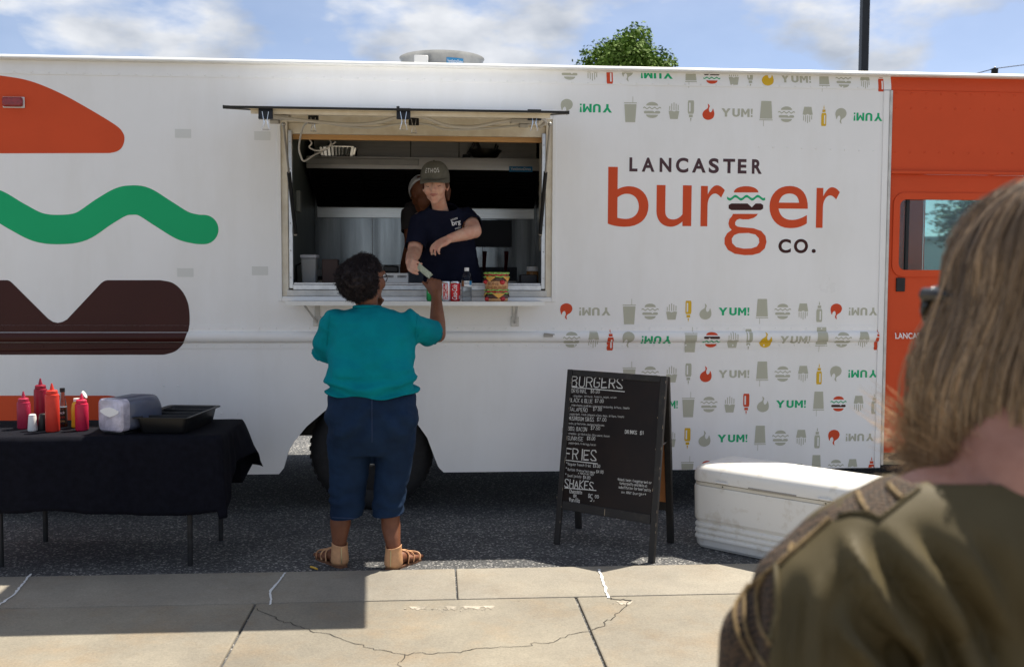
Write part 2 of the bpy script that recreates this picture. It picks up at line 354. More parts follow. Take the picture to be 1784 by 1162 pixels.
# ================================================================== FOOD TRUCK
X0, X1 = -3.9, 2.905            # white box section (rear .. post beside the cab)
XC = 4.35                       # front of the cab
ZB, ZR, YD = .272, 2.862, 2.3
truck = thing('food_truck', 'white step van food truck with orange cab, burger print and raised serving hatch', 'food truck', (0, 0, 0))
def prof(z):
    if 1.11 < z < 1.182: return .005 + .030*math.sqrt(max(0, 1-((z-1.146)/.036)**2))**.9
    if 1.075 <= z <= 1.22: return .005
    if z > 2.754: return .004 - .012*sstep(2.77, 2.84, z)
    return 0
ZCUT = [1.075, 1.0751, 1.11] + [1.11+.072*k/10 for k in range(1, 10)] + [1.182, 1.2199, 1.22] + [2.754, 2.77, 2.785, 2.80, 2.815, 2.83]
# side skin below the cove with window hole and wheel arch
WX0, WX1, WZ0, WZ1 = onY(490, 400).x, onY(962, 400).x, 1.402, 2.535
arch = [(773,821.5),(766,816),(763,812),(756,794),(744,762),(724,734),(700,715),(672,704),(645,701),(618,704),(590,707),(567,715),(534,743),(511,771),(503,785),(497,806),(494,816),(486,823)]
arch = [(p.x, p.z) for p in (onY(*a) for a in arch)]; arch[0] = (arch[0][0], ZB); arch[-1] = (arch[-1][0], ZB)
def sheet(loops, y0, th, name, mats, parent, **k):      # loops in (x, z); front face at y0
    me = flat_mesh(loops, th); v = mv(me); setv(me, np.stack([v[:, 0], y0 + th/2 - v[:, 2]*1.0, v[:, 1]], 1)); me.flip_normals()
    return put(name, me, mats, parent, smooth=False, **k)
side = sheet([[(X0, ZB), *arch[::-1], (X1, ZB), (X1, 2.756), (X0, 2.756)], [(WX0, WZ0), (WX1, WZ0), (WX1, WZ1), (WX0, WZ1)]], 0, .025, 'side_panel', WHITE, truck)
# rub rail and cove swept along the side
def sweep(prof_yz, x0, x1, name, mats, parent, **k):
    mb = MB(); n = len(prof_yz)
    for x in (x0, x1): mb.v += [(x, y, z) for y, z in prof_yz]
    mb.f += [(i, (i+1) % n, n+(i+1) % n, n+i) for i in range(n)] + [tuple(range(n)), tuple(range(n, 2*n))[::-1]]; mb.m = [0]*len(mb.f)
    return mb.build(name, mats, parent, **k)
zz = [1.075, 1.11] + [1.11+.072*k/12 for k in range(1, 12)] + [1.182, 1.22]
sweep([(-prof(z), z) for z in zz] + [(-.0005, 1.22), (-.0005, 1.075)], X0, X1-.006, 'rub_rail', WHITE, truck, angle=50)
zz = [2.756, 2.77, 2.785, 2.8, 2.815, 2.83, 2.842]
sweep([(-prof(z), z) for z in zz] + [(.02, 2.842), (.02, 2.7565)], X0, X1+.05, 'roof_cove', WHITE, truck)
sweep([(-prof(z)-.0005, z) for z in zz] + [(.02, 2.842), (.02, 2.756)], X1+.0505, XC, 'roof_cove', ORANGE, truck)
sweep([(-.040, 2.8425), (-.045, 2.847), (-.043, 2.854), (-.034, 2.863), (-.020, 2.870), (.0, 2.874), (.05, 2.875), (.05, 2.8425)], X0-.02, XC, 'roof_lip', M('roof lip white', (.82,.82,.80), .4, var=.06, vs=9), truck, angle=30)
MB().box(X0, XC-.05, .05, YD, 2.80, 2.855).build('roof', M('roof white', (.75,.75,.74), .5), truck, smooth=False)
# remaining shell
MB().box(X0, X1+.05, YD-.03, YD, ZB, 2.80).build('far_side_panel', WHITE, truck, smooth=False)
MB().box(X0, X0+.03, .0255, YD-.0305, ZB, 2.80).build('rear_panel', WHITE, truck, smooth=False)
MB().box(X0+.03, XC-.3, .03, YD-.035, .68, .72).build('floor', M('floor plate', (.12,.12,.12), .5, .5), truck, smooth=False)
mb = MB(); mb.box(X0+.1, XC+.3, .6, .72, .42, .6); mb.box(X0+.1, XC+.3, 1.55, 1.67, .42, .6)
for x in (-3, -1.6, .9, 2.2, 3.3): mb.box(x, x+.08, .3, 2.0, .5, .62)
mb.cyl((-.3,.35,.4), (-.3,1.95,.4), .07); mb.ell((-.3,1.15,.4), (.2,.18,.19)); mb.box(.9, 2.2, .35, .58, .35, .66); mb.cyl((-.3,1.15,.42),(3.2,1.1,.5),.04)
mb.build('chassis', BLKM, truck, bevel=.01)
# wheel wells and wheels
wc = onY(647, 790, .1).x
mb = MB(); xa, xb = arch[-1][0]+.03, arch[0][0]-.03
mb.box(xa, xb, .03, .75, 1.0, 1.02); mb.box(xa-.02, xa, .03, .75, .5, 1.0); mb.box(xb, xb+.02, .03, .75, .5, 1.0); mb.box(xa, xb, .73, .75, .55, 1.0); mb.build('wheel_well', BLACK, truck, smooth=False)
RIMM = M('white painted rim', (.72,.72,.70), .45, var=.25, vs=14)
YM = Matrix(((1,0,0),(0,0,1),(0,-1,0)))          # lathe axis -> -Y... local z points out of the wheel
def wheel(x, y, outer=True):
    c = Vector((x, y, .4)); wl = MB()
    RO = Matrix(((1,0,0),(0,0,-1),(0,1,0)))
    ty = MB().lathe([(.24,.0),(.262,.012),(.30,.004),(.345,.008),(.378,.024),(.396,.05),(.40,.08),(.40,.17),(.396,.2),(.37,.235),(.30,.245),(.24,.24)], c, 56, mat=RO.transposed() @ Matrix.Identity(3))
    tyre = ty.build('wheel', BLACK, truck); 
    rb = MB().lathe([(.248,.012),(.238,.006),(.225,.03),(.215,.07),(.17,.085),(.16,.06),(.12,.05),(.11,.02),(.085,-.03),(.08,-.05),(.05,-.055),(.0,-.056)], c, 48, mat=RO.transposed())
    rim = rb.build('rim', RIMM, tyre)
    for k in range(8):
        hb = MB(); a = 2*math.pi*k/8; hb.cyl(c+Vector((.135*math.cos(a), .05, .135*math.sin(a))), c+Vector((.135*math.cos(a), .02, .135*math.sin(a))), .014, n=6); hb.build('lug_nut', CHROME, tyre)
    for k in range(6):
        h2 = MB()
        a = 2*math.pi*(k+.5)/6; p = c+Vector((.192*math.cos(a), .066, .192*math.sin(a))); h2.ell(p, (.028,.02,.028), n=10); h2.build('rim_hole', BLACK, tyre)
    tr = MB()
    for k in range(48):
        a = 2*math.pi*k/48; m4 = Matrix.Translation(c) @ Matrix.Rotation(-a, 4, 'Y'); tr.box(.394, .406, .06, .12, -.016, .008, mat=m4); tr.box(.394, .406, .135, .195, -.004, .02, mat=m4)
    o = tr.build('tread', BLACK, tyre, smooth=False); o['kind'] = 'stuff'
wheel(wc, .10); wheel(wc, 1.95); wheel(4.05, .12); wheel(4.05, 1.93)
# post between box and cab, and the orange cab
mb = MB().box(X1+.0005, X1+.040, -.010, .03, ZB+.0, 2.752); mb.build('corner_post', WHITE, truck, smooth=False, bevel=.004)
MB().box(X1+.0405, X1+.058, -.016, .03, ZB+.02, 2.752).build('post_edge', ALUW, truck, smooth=False, bevel=.003)
xa = X1+.06; ledge = onY(1600, 298).z; dz0 = onY(1560, 789).z
sheet([[(xa, ledge), (XC, ledge), (XC, 2.7555), (xa, 2.7555)]], .0, .03, 'upper_cab_panel', ORANGE, truck)
MB().box(xa, XC-.1, -.018, .02, ledge-.022, ledge-.0005).build('door_track', ORANGE, truck, smooth=False, bevel=.004)
gx0, gx1, gz0, gz1 = onY(1567, 400).x, onY(1567, 400).x+.62, onY(1570, 471).z, onY(1570, 347).z
def rrect(x0, x1, z0, z1, r, n=6):
    o = []
    for cx, cz, a0 in ((x1-r, z1-r, 0), (x0+r, z1-r, 90), (x0+r, z0+r, 180), (x1-r, z0+r, 270)):
        o += [(cx+r*math.cos(R(a0+90*k/n)), cz+r*math.sin(R(a0+90*k/n))) for k in range(n+1)]
    return o
door = sheet([[(xa+.004, dz0), (XC-.35, dz0), (XC-.35, ledge-.023), (xa+.004, ledge-.023)], rrect(gx0, gx1, gz0, gz1, .045)], .012, .035, 'cab_door', ORANGE, truck)
sheet([rrect(gx0-.042, gx1+.042, gz0-.042, gz1+.042, .075), rrect(gx0+.002, gx1-.002, gz0+.002, gz1-.002, .043)], .002, .009, 'window_moulding', ORANGE, door, bevel=.003)
GLASS = M('tinted cab glass', (.62,.86,.84), .02, trans=1, ior=1.45)
sheet([rrect(gx0, gx1, gz0, gz1, .045)], .030, .005, 'window_pane', GLASS, door)
MB().box(gx0+.055, gx0+.075, .02, .04, gz0, gz1).build('window_divider', BLKP, door, smooth=False)
MB().box(gx0-.01, gx0+.05, .0, .012, gz0-.14, gz0-.05).build('door_handle', BLKP, door, smooth=False, bevel=.004)
MB().box(xa-.001, xa+.0035, .004, .03, dz0, ledge-.024).build('door_seal', BLACK, door, smooth=False)
MB().box(xa, XC-.34, .02, .3, dz0-.09, dz0-.004).build('step_well', BLKM, truck, smooth=False)
MB().box(xa-.0, XC-.34, -.002, .05, ZB+.02, ZB+.05).build('step_sill', M('worn tan sill', (.40,.33,.2), .6, var=.3, vs=20), truck, smooth=False, bevel=.004)
MB().box(XC-.349, XC, .0, .04, ZB+.3, ledge-.024).build('cab_pillar', ORANGE, truck, smooth=False)
# far side of the cab (with its own window), dash, windscreen, nose
sheet([[(X1+.0505, ZB), (XC, ZB), (XC, 2.8), (X1+.0505, 2.8)], rrect(gx0-.05, gx1+.15, gz0-.05, gz1+.1, .05)], YD-.03, .03, 'far_cab_panel', ORANGE, truck)
MB().box(XC-.03, XC, .0405, YD-.031, .9, 1.55).build('cowl', ORANGE, truck, smooth=False)
MB().box(XC-.02, XC-.012, .0405, YD-.031, 1.552, 2.55).build('windscreen', GLASS, truck, smooth=False)
MB().box(XC-.03, XC, .0405, YD-.031, 2.552, 2.799).build('front_header', ORANGE, truck, smooth=False)
MB().box(XC+.001, XC+.75, .18, YD-.18, .75, 1.35).build('hood', ORANGE, truck, bevel=.08, seg=4)
MB().box(XC+.752, XC+.85, .1, YD-.1, .45, .65).build('bumper', BLKM, truck, bevel=.02)
mb = MB().box(3.15, 3.6, .5, .95, .72, 1.15); mb.box(3.1, 3.22, .5, .95, 1.15, 1.75); mb.build('driver_seat', BLKP, truck, bevel=.03)
MB().box(X1-.02, X1+.02, .03, YD-.035, .73, 2.79).build('bulkhead', M('bulkhead grey', (.2,.2,.2), .6), truck, smooth=False)
# marker lamp, latch, tape patches
MARK = M('red lamp lens', (.28,.005,.012), .12, coat=.6, var=.4, vs=60)
a, b = onY(7, 187), onY(42, 171)
mk = MB().box(a.x-.004, b.x+.006, -.012, -.0035, a.z-.006, b.z+.004).build('marker_lamp', M('lamp base', (.7,.68,.66), .5), truck, bevel=.006)
MB().box(a.x, b.x, -.034, -.0122, a.z, b.z).build('lens', MARK, mk, bevel=.012, seg=3)
TAPE = M('grey tape', (.70,.71,.69), .6)
for cx, cy in ((319,233), (457,237), (323,475), (453,472)):
    a, b = onY(cx-14, cy+7.5), onY(cx+14, cy-7.5); MB().box(a.x, b.x, -.0012, -.0002, a.z, b.z).build('tape_patch', TAPE, truck, smooth=False)
a = onY(954, 583); mb = MB().box(a.x-.03, a.x+.03, -.046, -.034, a.z-.012, a.z+.006); mb.cyl((a.x-.03,-.05,a.z+.01), (a.x+.04,-.05,a.z+.004), .004, n=6); mb.build('latch', STEELD, truck, bevel=.002)
# rivets
def rivets(pts, m, y0, r=.0068):
    mb = MB()
    for x, z in pts:
        ring = [(x+r*math.cos(a), y0(z), z+r*math.sin(a)) for a in (math.pi/4*k for k in range(8))]; r2 = [(x+.6*r*math.cos(a), y0(z)-.0038, z+.6*r*math.sin(a)) for a in (math.pi/4*k for k in range(8))]
        mb.loft([ring, r2])
    o = mb.build('rivets', m, truck); o['kind'] = 'stuff'
pts = []
for k in range(66):
    x = X0+.08+k*.104
    if x < X1-.03: pts += [(x, 2.768), (x, 1.2), (x+.03, 1.091)]
for px in (484, 489, 765, 770):
    for py in range(655, 812, 13): p = onY(px, py); pts.append((p.x, p.z))
for px in range(285, 330, 25): p = onY(px, 672); pts.append((p.x, p.z))
for px in range(330, 440, 28): p = onY(px, 720); pts.append((p.x, p.z))
for k in range(9): p = onY(1322+k*25, 256+k*.9); pts.append((p.x, p.z))
pts = [(x, z) for x, z in pts if not (arch[-1][0]-.01 < x < arch[0][0]+.01 and z < .95)]
px_ = onY(322, 570).x
rivets([q for q in pts if not (q[0] < px_ and 1.0 < q[1] < 1.3)], WHITE, lambda z: -prof(z)+.0003)
rivets([q for q in pts if q[0] < px_ and 1.0 < q[1] < 1.3], BROWN, lambda z: -prof(z)+.0003)
pts = []
for k in range(14):
    x = xa+.03+k*.1; pts += [(x, 2.735), (x, 2.64), (x, ledge+.12)]
rivets(pts, ORANGE, lambda z: .0003, .0085)
# ------------------------------------------------------------------ prints on the truck side
def decal(name, parts, parent=truck, eps=.0012, zclip=None, xclip=None):
    """parts: list of (loops in truck (x,z), material); laid on the skin, following rail and cove"""
    bm = bmesh.new(); mats = []
    for k, (loops, m) in enumerate(parts):
        if m not in mats: mats.append(m)
        me = flat_mesh(loops, 0) if not isinstance(loops, bpy.types.Mesh) else loops
        n0 = len(bm.faces); bm.from_mesh(me); bm.faces.ensure_lookup_table()
        for f in bm.faces[n0:]: f.material_index = mats.index(m)
        bpy.data.meshes.remove(me)
    zs = [v.co.y for v in bm.verts]; lo, hi = min(zs), max(zs)
    for z in ZCUT:
        if lo < z < hi: bmesh.ops.bisect_plane(bm, geom=bm.verts[:]+bm.edges[:]+bm.faces[:], plane_co=(0, z, 0), plane_no=(0, 1, 0))
    if zclip: 
        bmesh.ops.bisect_plane(bm, geom=bm.verts[:]+bm.edges[:]+bm.faces[:], plane_co=(0, zclip[0], 0), plane_no=(0, -1, 0), clear_outer=True)
        bmesh.ops.bisect_plane(bm, geom=bm.verts[:]+bm.edges[:]+bm.faces[:], plane_co=(0, zclip[1], 0), plane_no=(0, 1, 0), clear_outer=True)
    if xclip:
        bmesh.ops.bisect_plane(bm, geom=bm.verts[:]+bm.edges[:]+bm.faces[:], plane_co=(xclip, 0, 0), plane_no=(1, 0, 0), clear_outer=True)
    bmesh.ops.triangulate(bm, faces=bm.faces[:])
    for v in bm.verts: x, z = v.co.x, v.co.y; v.co = (x, -prof(z)-eps, z)
    bmesh.ops.remove_doubles(bm, verts=bm.verts[:], dist=1e-5); bmesh.ops.recalc_face_normals(bm, faces=bm.faces[:])
    for f in bm.faces:
        if f.normal.y > 0: f.normal_flip()
    me = bpy.data.meshes.new(name); bm.to_mesh(me); bm.free(); return put(name, me, mats, parent, smooth=False)
def T(x, y): p = onY(x, y); return (p.x, p.z)
def TL(pts): return [T(*p) for p in pts]
def catmull(pts, n=8, closed=False):
    out = []; m = len(pts)
    for i in range(m if closed else m-1):
        g = [Vector(pts[(i+j) % m] if closed else pts[min(max(i+j, 0), m-1)]) for j in (-1, 0, 1, 2)]
        for k in range(n):
            t = k/n; out.append(tuple(.5*((2*g[1])+(g[2]-g[0])*t+(2*g[0]-5*g[1]+4*g[2]-g[3])*t*t+(3*g[1]-g[0]-3*g[2]+g[3])*t**3)))
    if not closed: out.append(tuple(pts[-1]))
    return out
zo = lambda pts: [(x/2.112, 100+y/2.112) for x, y in pts]
bun = catmull(zo([(-900,64),(-420,38),(-200,44),(0,68),(110,88),(220,132),(330,192),(425,250),(452,278),(458,302),(450,330),(432,346),(405,353)]), 6) + zo([(0,354),(-900,354)])
decal('bun_print', [([TL(bun)], ORANGE)])
# lettuce wave: centre line stroked with a constant width and a round end
cl = zo([(-680,632),(-545,634),(-410,575),(-260,529),(-140,526),(-30,536),(60,585),(140,625),(220,634),(300,622),(380,570),(440,535),(480,526),(530,532),(600,575),(670,618),(720,632),(750,634)])
cl = catmull(cl, 6); hw = 54/2.112; L = []; Q = []
for i, p in enumerate(cl):
    d = Vector(cl[min(i+1, len(cl)-1)])-Vector(cl[max(i-1, 0)]); d.normalize(); L.append((p[0]-d.y*hw, p[1]+d.x*hw)); Q.append((p[0]+d.y*hw, p[1]-d.x*hw))
e = cl[-1]; arc_ = [(e[0]+hw*math.cos(R(90-a)), e[1]+hw*math.sin(R(90-a))) for a in range(10, 171, 10)]
decal('lettuce_print', [([TL(L+arc_+Q[::-1])], GREEN)])
pat = zo([(-700,820),(28,820),(36,823),(44,829),(178,962),(195,973),(213,977),(231,973),(247,964),(372,831),(382,824),(394,820)]) + catmull(zo([(590,820),(635,830),(670,860),(692,905),(698,960),(694,1005),(680,1045),(650,1078),(612,1092),(590,1094)]), 5) + zo([(-700,1094)])
decal('patty_print', [([TL(pat)], BROWN)])
lb = [(-400,689),(190,689)] + [(205,691),(216,702),(220,720),(212,760),(190,795),(160,812)] + [(-400,812)]
decal('lower_bun_print', [([TL(lb)], ORANGE)])
# ---- icons in a unit box (x right, y up)
def half_dome(x0, x1, y0, y1, up=True, n=14):
    c, r = (x0+x1)/2, (x1-x0)/2; a = [(c+r*math.cos(math.pi*k/n), y0+(y1-y0)*math.sin(math.pi*k/n)) for k in range(n+1)]
    return a if up else [(x, y1+y0-y) for x, y in a]
def wave(x0, x1, yc, amp, th, n=36, per=3.5):
    up = [(lerp(x0, x1, k/n), yc+th+amp*math.sin(2*math.pi*per*k/n)) for k in range(n+1)]; return up + [(x, y-2*th) for x, y in up[::-1]]
def pill(x0, x1, y0, y1, notch=True):
    r = (y1-y0)/2; yc = (y0+y1)/2; o = [(x0+r*1.0*math.cos(R(a)), yc+r*math.sin(R(a))) for a in range(270, 89, -20)]; o = [(x0+(x-x0), y) for x, y in o]
    if notch: o += [(lerp(x0, x1, .58), y1), (lerp(x0, x1, .68), yc-.0*r), (lerp(x0, x1, .78), y1)]
    o += [(x1+r*math.cos(R(a)), yc+r*math.sin(R(a))) for a in range(90, -91, -20)]; return o
def ico(kind):
    if kind == 'b': return [(half_dome(.17,.83,.78,1), 0), (wave(0,1,.62,.045,.035), 1), (pill(.12,.88,.28,.44), 2), (half_dome(.17,.83,0,.20,False), 0)]
    if kind == 'c': return [([(.12,0),(.88,0),(.97,.70),(.03,.70)], 0), ([(0,.735),(1,.735),(1,.765),(0,.765)], 0), ([(.665,.765),(.70,.765),(.70,1),(.665,1)], 0)]
    if kind == 'f':
        o = [([(.14,0),(.86,0),(1,.48),(.72,.50),(.5,.44),(.28,.50),(0,.48)], 0)]
        for x, h in ((.06,.78),(.25,.93),(.46,1),(.66,.92),(.86,.85)): o.append(([(x,.53),(x+.07,.53),(x+.07,h),(x,h)], 0))
        return o
    if kind == 't': return [([(.08,0),(.92,0),(1,.08),(1,.52),(.9,.62),(.1,.62),(0,.52),(0,.08)], 0, [(.55,.1),(.8,.1),(.8,.52),(.55,.52)]), ([(.2,.66),(.8,.66),(.8,.78),(.2,.78)], 0), ([(.38,.82),(.62,.82),(.5,1)], 0)]
    if kind == 'l':
        pts = catmull([(.44,1),(.47,.82),(.40,.70),(.12,.55),(0,.33),(.10,.12),(.35,.01),(.62,.01),(.9,.13),(1,.36),(.93,.62),(.87,.70),(.80,.55),(.66,.47),(.56,.55),(.54,.70),(.60,.86)], 5, True); return [(pts, 0)]
NAMES = {'b':'burger_print', 'c':'cup_print', 'f':'fries_print', 't':'bottle_print', 'l':'flame_print', 'y':'yum_print'}
CM = {'g': TAN, 'r': RED, 'y': YELLOW, 'e': PGREEN}
def icon(kind, colr, x0, x1, y0, y1, inv):
    a, b = T(x0, y1), T(x1, y0); f = lambda u, v: (lerp(a[0], b[0], 1-u if inv else u), lerp(a[1], b[1], 1-v if inv else v))
    if kind == 'y':
        ub = [(.47+.12*math.cos(R(a)), .32+.32*math.sin(R(a))) for a in range(180, 361, 20)]; ui = [(.47+.048*math.cos(R(a)), .34+.13*math.sin(R(a))) for a in range(360, 179, -30)]
        parts = [([[f(*p) for p in lp]], CM[colr]) for lp in ([(0,1),(.085,1),(.145,.66),(.205,1),(.29,1),(.182,.42),(.182,0),(.108,0),(.108,.42)], [(.35,1)]+ub+[(.59,1),(.518,1)]+ui+[(.422,1)], [(.63,0),(.63,1),(.70,1),(.765,.55),(.83,1),(.90,1),(.90,0),(.83,0),(.83,.62),(.785,.28),(.745,.28),(.70,.62),(.70,0)], [(.935,1),(1,1),(.985,.34),(.95,.34)], [(.94,.20),(.995,.20),(.995,0),(.94,0)])]
    elif kind == 'b' and colr == 'm':
        mm = (RED, PGREEN, BROWN); parts = [([[f(*p) for p in it[0]]], mm[it[1]]) for it in ico('b')]
    else: parts = [([[f(*p) for p in lp] for lp in (it[0],)+tuple(it[2:])], CM[colr]) for it in ico(kind)]
    decal(NAMES[kind], parts, zclip=(ZB+.002, 2.836), xclip=X1-.001, eps=.0012)
# rows: origin pixel of the study crop, then kind colour inverted? x0 x1 (y range per kind from the row centre)
def row(oy, yc, slope, items, s=2.9246, ox=950):
    HH = {'b':40, 'c':65, 'f':42, 't':55, 'l':41, 'y':20}
    for it in items.split():
        k, c, inv, x0, x1 = it[0], it[1], it[2] == 'i', *map(float, it[3:].split(','))
        y = yc + slope*((x0+x1)/2-1000)/1000
        if k == 'c': y += 0 
        h = HH[k]*(1-.03*((x0+x1)/2-400)/1000)
        icon(k, c, ox+x0/s, ox+x1/s, oy+(y-h)/s, oy+(y+h)/s, inv)
row(110, 72, 30, 'bgn80,168 fgi212,268 trn312,345 lgi390,450 yei487,650 cgi712,773 bmi805,893 fgn935,988 tgi1030,1060 lyn1103,1165 ygn1200,1355 cgi1393,1450 bgn1480,1562 fgi1605,1655 trn1695,1728')
row(110, 255, 32, 'lgi78,140 yei175,340 cgn400,467 bgn498,590 fgn628,683 tgi725,758 lrn800,862 ygn897,1057 cgi1090,1160 bgn1185,1272 fgi1310,1363 tyn1405,1433 lgi1477,1535 yei1570,1718')
row(500, 125, 0, 'lri75,138 ygi172,333 cgn393,462 bgn490,578 fgn615,672 tyi713,745 lgn785,847 yen882,1040 cgi1072,1137 bgn1167,1252 fgi1287,1340 tgn1380,1412 lri1452,1512 ygi1545,1692')
row(500, 268, 0, 'bgn87,175 fgi215,270 trn312,345 lgi388,450 yei485,640 cgn703,770 bmi797,887 fgn922,980 tgi1017,1050 lyn1088,1150 ygn1188,1342 cgi1373,1437 bgn1465,1552 fgi1588,1642 trn1672,1705')
row(500, 443, -2, 'cgn393,462 bgn490,578 fgn615,672 tgi713,745 lrn787,848 ygn882,1040 cgi1072,1137 bgn1167,1252 fgi1287,1340 tyn1380,1410 lgi1450,1510 yei1543,1692')
row(500, 597, -5, 'tri413,445 lgn485,545 yen560,675 cgn695,762 bgn790,877 fgn912,967 tri1007,1040 lgn1078,1140 yen1175,1328 cgi1362,1422 bmn1452,1535 fgi1570,1622 tgn1660,1690')
row(500, 770, -8, 'fgn615,665 tyi708,740 lgn780,842 yen877,1030 cgi1063,1125 bgn1155,1240 fgi1277,1330 tgn1370,1400 lri1440,1500 ygi1530,1675')
row(500, 922, -10, 'cgn690,757 bmn783,865 fgn900,960 tgi1000,1030 lyn1068,1130 ygn1160,1310 cgi1353,1407 bgn1440,1520 fgi1540,1590 trn1645,1678')
# ---- logo
def fit_text(txt, x0, y0, x1, y1, m, name, offset=0, space=1, eps=.0012, shear=0):
    me = text_mesh(txt, offset=offset, th=0, space=space, shear=shear); v = mv(me); lo, hi = v.min(0), v.max(0); u = (v-lo)/np.maximum(hi-lo, 1e-6)
    a, b = T(x0, y1), T(x1, y0); setv(me, [(lerp(a[0], b[0], p[0]), lerp(a[1], b[1], p[1]), 0) for p in u]); return decal(name, [(me, m)], eps=eps)
LOGO = thing  # (letters are parts of the truck)
PLUM = M('plum print', (.066,.024,.030), .4)
zl = lambda x, y: (950+x/2.9246, 110+y/2.9246)
for i, (ch, x0, x1) in enumerate(zip('LANCASTER', (428,491,582,665,747,832,905,980,1052), (470,557,643,729,818,885,967,1026,1104))):
    o = 3 if ch in 'CS' else 0; a = zl(x0, 482+i*1.2-o*.6); b = zl(x1, 553+i*1.5+o*.6); fit_text(ch, *a, *b, PLUM, 'letter', .034)
for ch, x0, x1, y0, y1 in (('C',1187,1252,897,968), ('O',1266,1339,897,969), ('.',1357,1378,948,968)):
    fit_text(ch, *zl(x0, y0), *zl(x1, y1), BROWN, 'letter', .034)
for ch, x0, x1, y0, y1 in (('b',318,528,532,834), ('u',565,746,624,834), ('r',790,915,624,832), ('e',1140,1340,628,841), ('r',1378,1501,634,840)):
    fit_text(ch, *zl(x0, y0), *zl(x1, y1), ORANGE, 'letter', .004)
def ZL(pts): return [T(*zl(*p)) for p in pts]
parts = [([ZL([(x, y) for x, y in half_dome(960,1086,660,628)])], ORANGE),
         ([ZL(wave(926,1120,687,8,6.5,60,3.4))], PGREEN),
         ([ZL([(948,716),(1030,716),(1052,736),(1072,716),(1098,716),(1110,724),(1110,742),(1098,750),(948,750),(934,742),(934,724)])], BROWN),
         ([ZL([(956,769),(1083,769),(1075,780),(1060,790),(1035,797),(1005,797),(990,794),(975,800),(967,812),(968,826),(980,834),(1000,837),(1060,842),(1100,856),(1122,882),(1127,912),(1118,945),(1092,968),(1055,978),(1015,979),(965,972),(930,952),(913,922),(913,892),(926,868),(950,850),(938,838),(933,818),(938,795),(950,782)]),
           ZL([(985,868),(1035,866),(1070,874),(1088,893),(1090,915),(1078,935),(1050,945),(1010,946),(972,938),(952,918),(950,895),(962,877)])], ORANGE)]
decal('burger_letter', parts)
fit_text('LANCASTER BURGER CO.', 1557, 579.5, 1690, 590, M('white print', (.8,.8,.8), .5), 'door_lettering', .02, eps=-.0108)
# ================================================================== SERVING WINDOW, HATCH, SHELF
def ring_frame(x0, x1, z0, z1, t, y0, y1, name, m, parent, tb=None, bevel=.002):
    tb = t if tb is None else tb; mb = MB()
    mb.box(x0, x0+t, y0, y1, z0, z1); mb.box(x1-t, x1, y0, y1, z0, z1); mb.box(x0+t+.0003, x1-t-.0003, y0, y1, z0, z0+tb); mb.box(x0+t+.0003, x1-t-.0003, y0, y1, z1-t, z1)
    return mb.build(name, m, parent, smooth=False, bevel=bevel)
win = ring_frame(WX0-.022, WX1+.022, WZ0-.03, WZ1+.02, .024, -.010, -.0003, 'window_frame', WHITE, truck)
ring_frame(WX0+.001, WX1-.001, WZ0+.001, WZ1-.001, .04, .006, .13, 'jamb', CREAM, win)
ix0, ix1 = onY(503, 400, .03).x, onY(950, 400, .03).x
mb = MB().box(ix0, ix0+.026, .02, .06, WZ0+.05, WZ1-.09); mb.box(ix1-.026, ix1, .02, .06, WZ0+.05, WZ1-.09)
mb.box(ix0+.027, ix1-.027, .012, .06, WZ0+.042, WZ0+.075); mb.box(ix0+.027, ix1-.027, .03, .09, WZ0+.0755, WZ0+.088); mb.build('track', ALU, win, smooth=False, bevel=.003)
MB().box(ix0-.01, ix1+.01, -.004, .02, WZ0+.002, WZ0+.041).build('sill', ALUW, win, smooth=False, bevel=.004)
h0, h1 = onY(700, 236, .05).z, onY(700, 214, .05).z
MB().box(ix0+.001, ix1-.001, .045, .075, h0, WZ1-.042).build('header', CREAM, win, smooth=False, bevel=.003)
wz = onY(700, 246, .12).z
MB().box(ix0+.02, ix1-.01, .10, .13, wz, wz+.036).build('wood_strip', WOOD, win, smooth=False, bevel=.002)
for x in (ix0+.013, ix1-.013):
    mb = MB()
    for k in range(6): mb.ell((x, .0195, WZ0+.12+k*.17), (.004,.002,.004), n=8)
    mb.build('screws', STEELD, win)
# hatch (awning panel) hinged at the top
PY = -1.27; PZ = onY(690, 190.5, PY).z; px0, px1 = onY(388, 190, PY).x, onY(992, 190, PY).x
HZ = WZ1+.03; hd = Vector((0, PY+.012, PZ-HZ)); hl = hd.length; ang = math.atan2(hd.z, -hd.y)
HM = Matrix.Translation((0, -.012, HZ)) @ Matrix.Rotation(-ang, 4, 'X')        # local: -Y outward along the panel, Z up
def hp(x, d, z): return HM @ Vector((x, -d, z))
hxl, hxr = px0, px1
hatch = MB().box(hxl+.008, hxr-.008, -hl+.008, 0, -.004, .004, mat=HM).build('hatch', WHITE, truck, smooth=False)
mb = MB(); mb.box(hxl, hxl+.0078, -hl, 0, -.012, .006, mat=HM); mb.box(hxr-.0078, hxr, -hl, 0, -.012, .006, mat=HM); mb.box(hxl+.008, hxr-.008, -hl, -hl+.0078, -.008, .004, mat=HM)
mb.build('rubber_edge', BLKP, hatch, smooth=False)
mb = MB().box(hxl+.125, hxr-.09, -hl+.03, -.03, -.012, -.0045, mat=HM); mb.build('lining', CREAM, hatch, smooth=False)
mb = MB()
for d0, d1 in ((.06,.12), (.34,.38), (.66,.70), (hl-.12, hl-.05)): mb.box(hxl+.127, hxr-.092, -d1, -d0, -.034, -.0125, mat=HM)
for x in (hxl+.127, -.2, hxr-.13): mb.box(x, x+.04, -hl+.1205, -.1205, -.030, -.0125, mat=HM)
mb.build('rib', CREAM, hatch, smooth=False, bevel=.003)
MB().cyl((WX0-.01,-.016,HZ+.006), (WX1+.01,-.016,HZ+.006), .010, n=10).build('hinge', ALUW, hatch)
